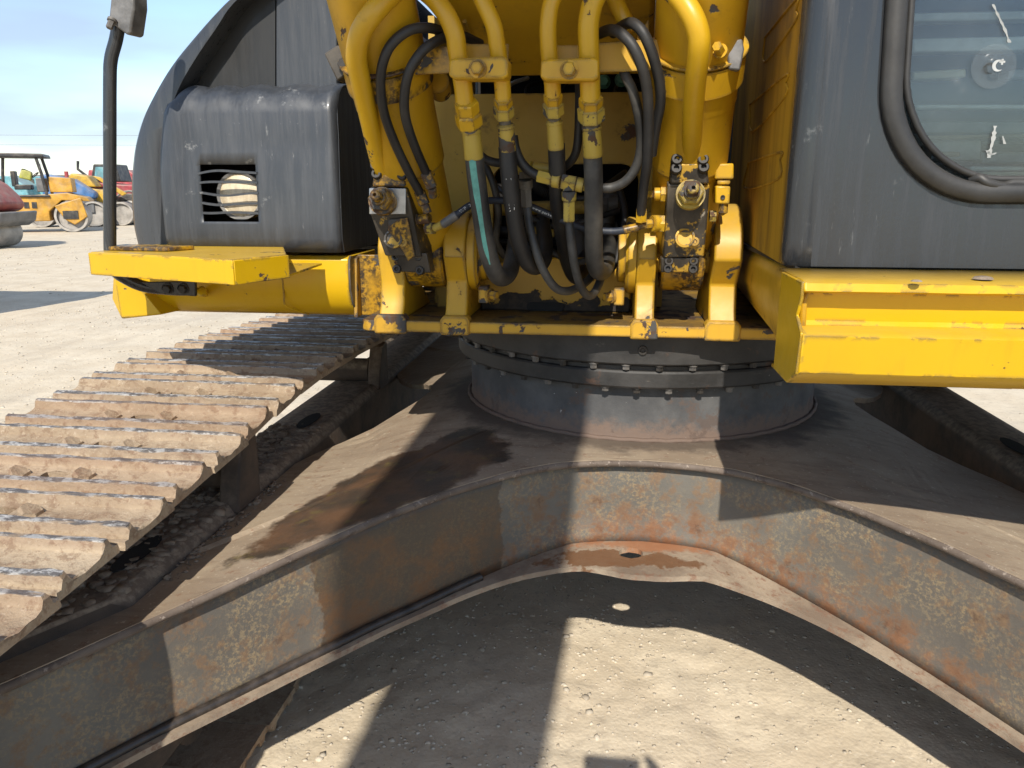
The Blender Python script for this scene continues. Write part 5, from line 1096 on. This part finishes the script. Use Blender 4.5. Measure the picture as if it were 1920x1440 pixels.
# a machine standing just outside the picture on the left, whose shadow reaches in
e = empty('parked_grader', (-10.6, 7.9, 0)); tag(e, 'parked machine just outside the left edge whose shadow falls on the ground', 'construction machine')
vp(e, 'body', MB().ext([(-2, 0, .3), (1.6, 0, .3), (2.6, 0, 1.05), (2.9, 0, 2.42), (-2, 0, 1.9)], (0, .8, 0)), 'v_yel', .05)
for x in (-1.2, 1.0): vp(e, 'wheel', MB().lathe((x, -.1, .5), (0, 1, 0), [(0, 0), (.3, 0), (.5, .03), (.5, .3), (0, .3)], 20), 'v_dark', 0)
# power lines across the yard
for i, (za, zb) in enumerate(((8.2, 8.9), (9.6, 10.3))):
    a = Vector((-120, 110, za)); b_ = Vector((60, 125, zb)); P = [a + (b_ - a) * t - Vector((0, 0, 2.4 * 4 * t * (1 - t) * .3)) for t in np.linspace(0, 1, 24)]
    o = MB().tube(P, .022, 6).build('power_line', 'v_grey', None); tag(o, ('lower', 'upper')[i] + ' thin power cable crossing the sky behind the rollers', 'cable')

# ------------------------------------------------------------------ the photographer, standing behind the lens; only the shadow reaches the picture
PV = [(.12, -.45, .95), (.11, -.44, 1.15), (.10, -.43, 1.36), (.09, -.41, 1.47), (.08, -.39, 1.55), (.08, -.38, 1.69),
      (.28, -.43, 1.39), (.37, -.25, 1.20), (.23, -.09, 1.47), (.165, -.045, 1.575), (-.09, -.43, 1.39), (-.19, -.25, 1.22), (-.09, -.10, 1.48), (-.045, -.05, 1.565),
      (.21, -.45, .90), (.22, -.43, .48), (.22, -.46, .09), (.23, -.33, .045), (.02, -.45, .90), (.00, -.43, .48), (.00, -.46, .09), (-.01, -.33, .045)]
PE = [(0, 1), (1, 2), (2, 3), (3, 4), (4, 5), (2, 6), (6, 7), (7, 8), (8, 9), (2, 10), (10, 11), (11, 12), (12, 13), (0, 14), (14, 15), (15, 16), (16, 17), (0, 18), (18, 19), (19, 20), (20, 21)]
PR = [.15, .13, .15, .06, .085, .09, .065, .045, .03, .035, .065, .045, .03, .035, .095, .06, .045, .04, .095, .06, .045, .04]
me = bpy.data.meshes.new('person'); me.from_pydata(PV, PE, []); pe = bpy.data.objects.new('person', me); COL.objects.link(pe); me.materials.append(M['v_dark'])
md = pe.modifiers.new('skin', 'SKIN')
if not me.skin_vertices: me.attributes.new('skin', 'FLOAT', 'POINT')
for v, r_ in zip(me.skin_vertices[0].data, PR): v.radius = (r_, r_)
me.skin_vertices[0].data[0].use_root = True
pe.modifiers.new('sub', 'SUBSURF').render_levels = 2
tag(pe, 'person in dark clothes taking the picture, seen only as a shadow', 'person')
fg = MB()
for k, (dx, dz) in enumerate(((.0, .055), (.014, .05), (.02, .036), (.022, .02))): fg.tube(smooth_path([(.160 + dx * .3, -.045, 1.575 + dz * .4), (.165 + dx, -.035, 1.585 + dz * .8), (.150 + dx * .4, -.020, 1.59 + dz)], 4), .009, 8)
fg.tube(smooth_path([(.155, -.05, 1.56), (.135, -.045, 1.575), (.12, -.036, 1.59)], 4), .010, 8)
o = fg.build('fingers', simple('skin', (.45, .28, .20), .5), None, smooth=60); o.parent = pe
ph_ = MB().box((.055, -.026, 1.60), (.160, .008, .078)).build('phone', 'v_dark', None, bevel=.003); tag(ph_, 'dark phone held up by the person behind the lens', 'phone')
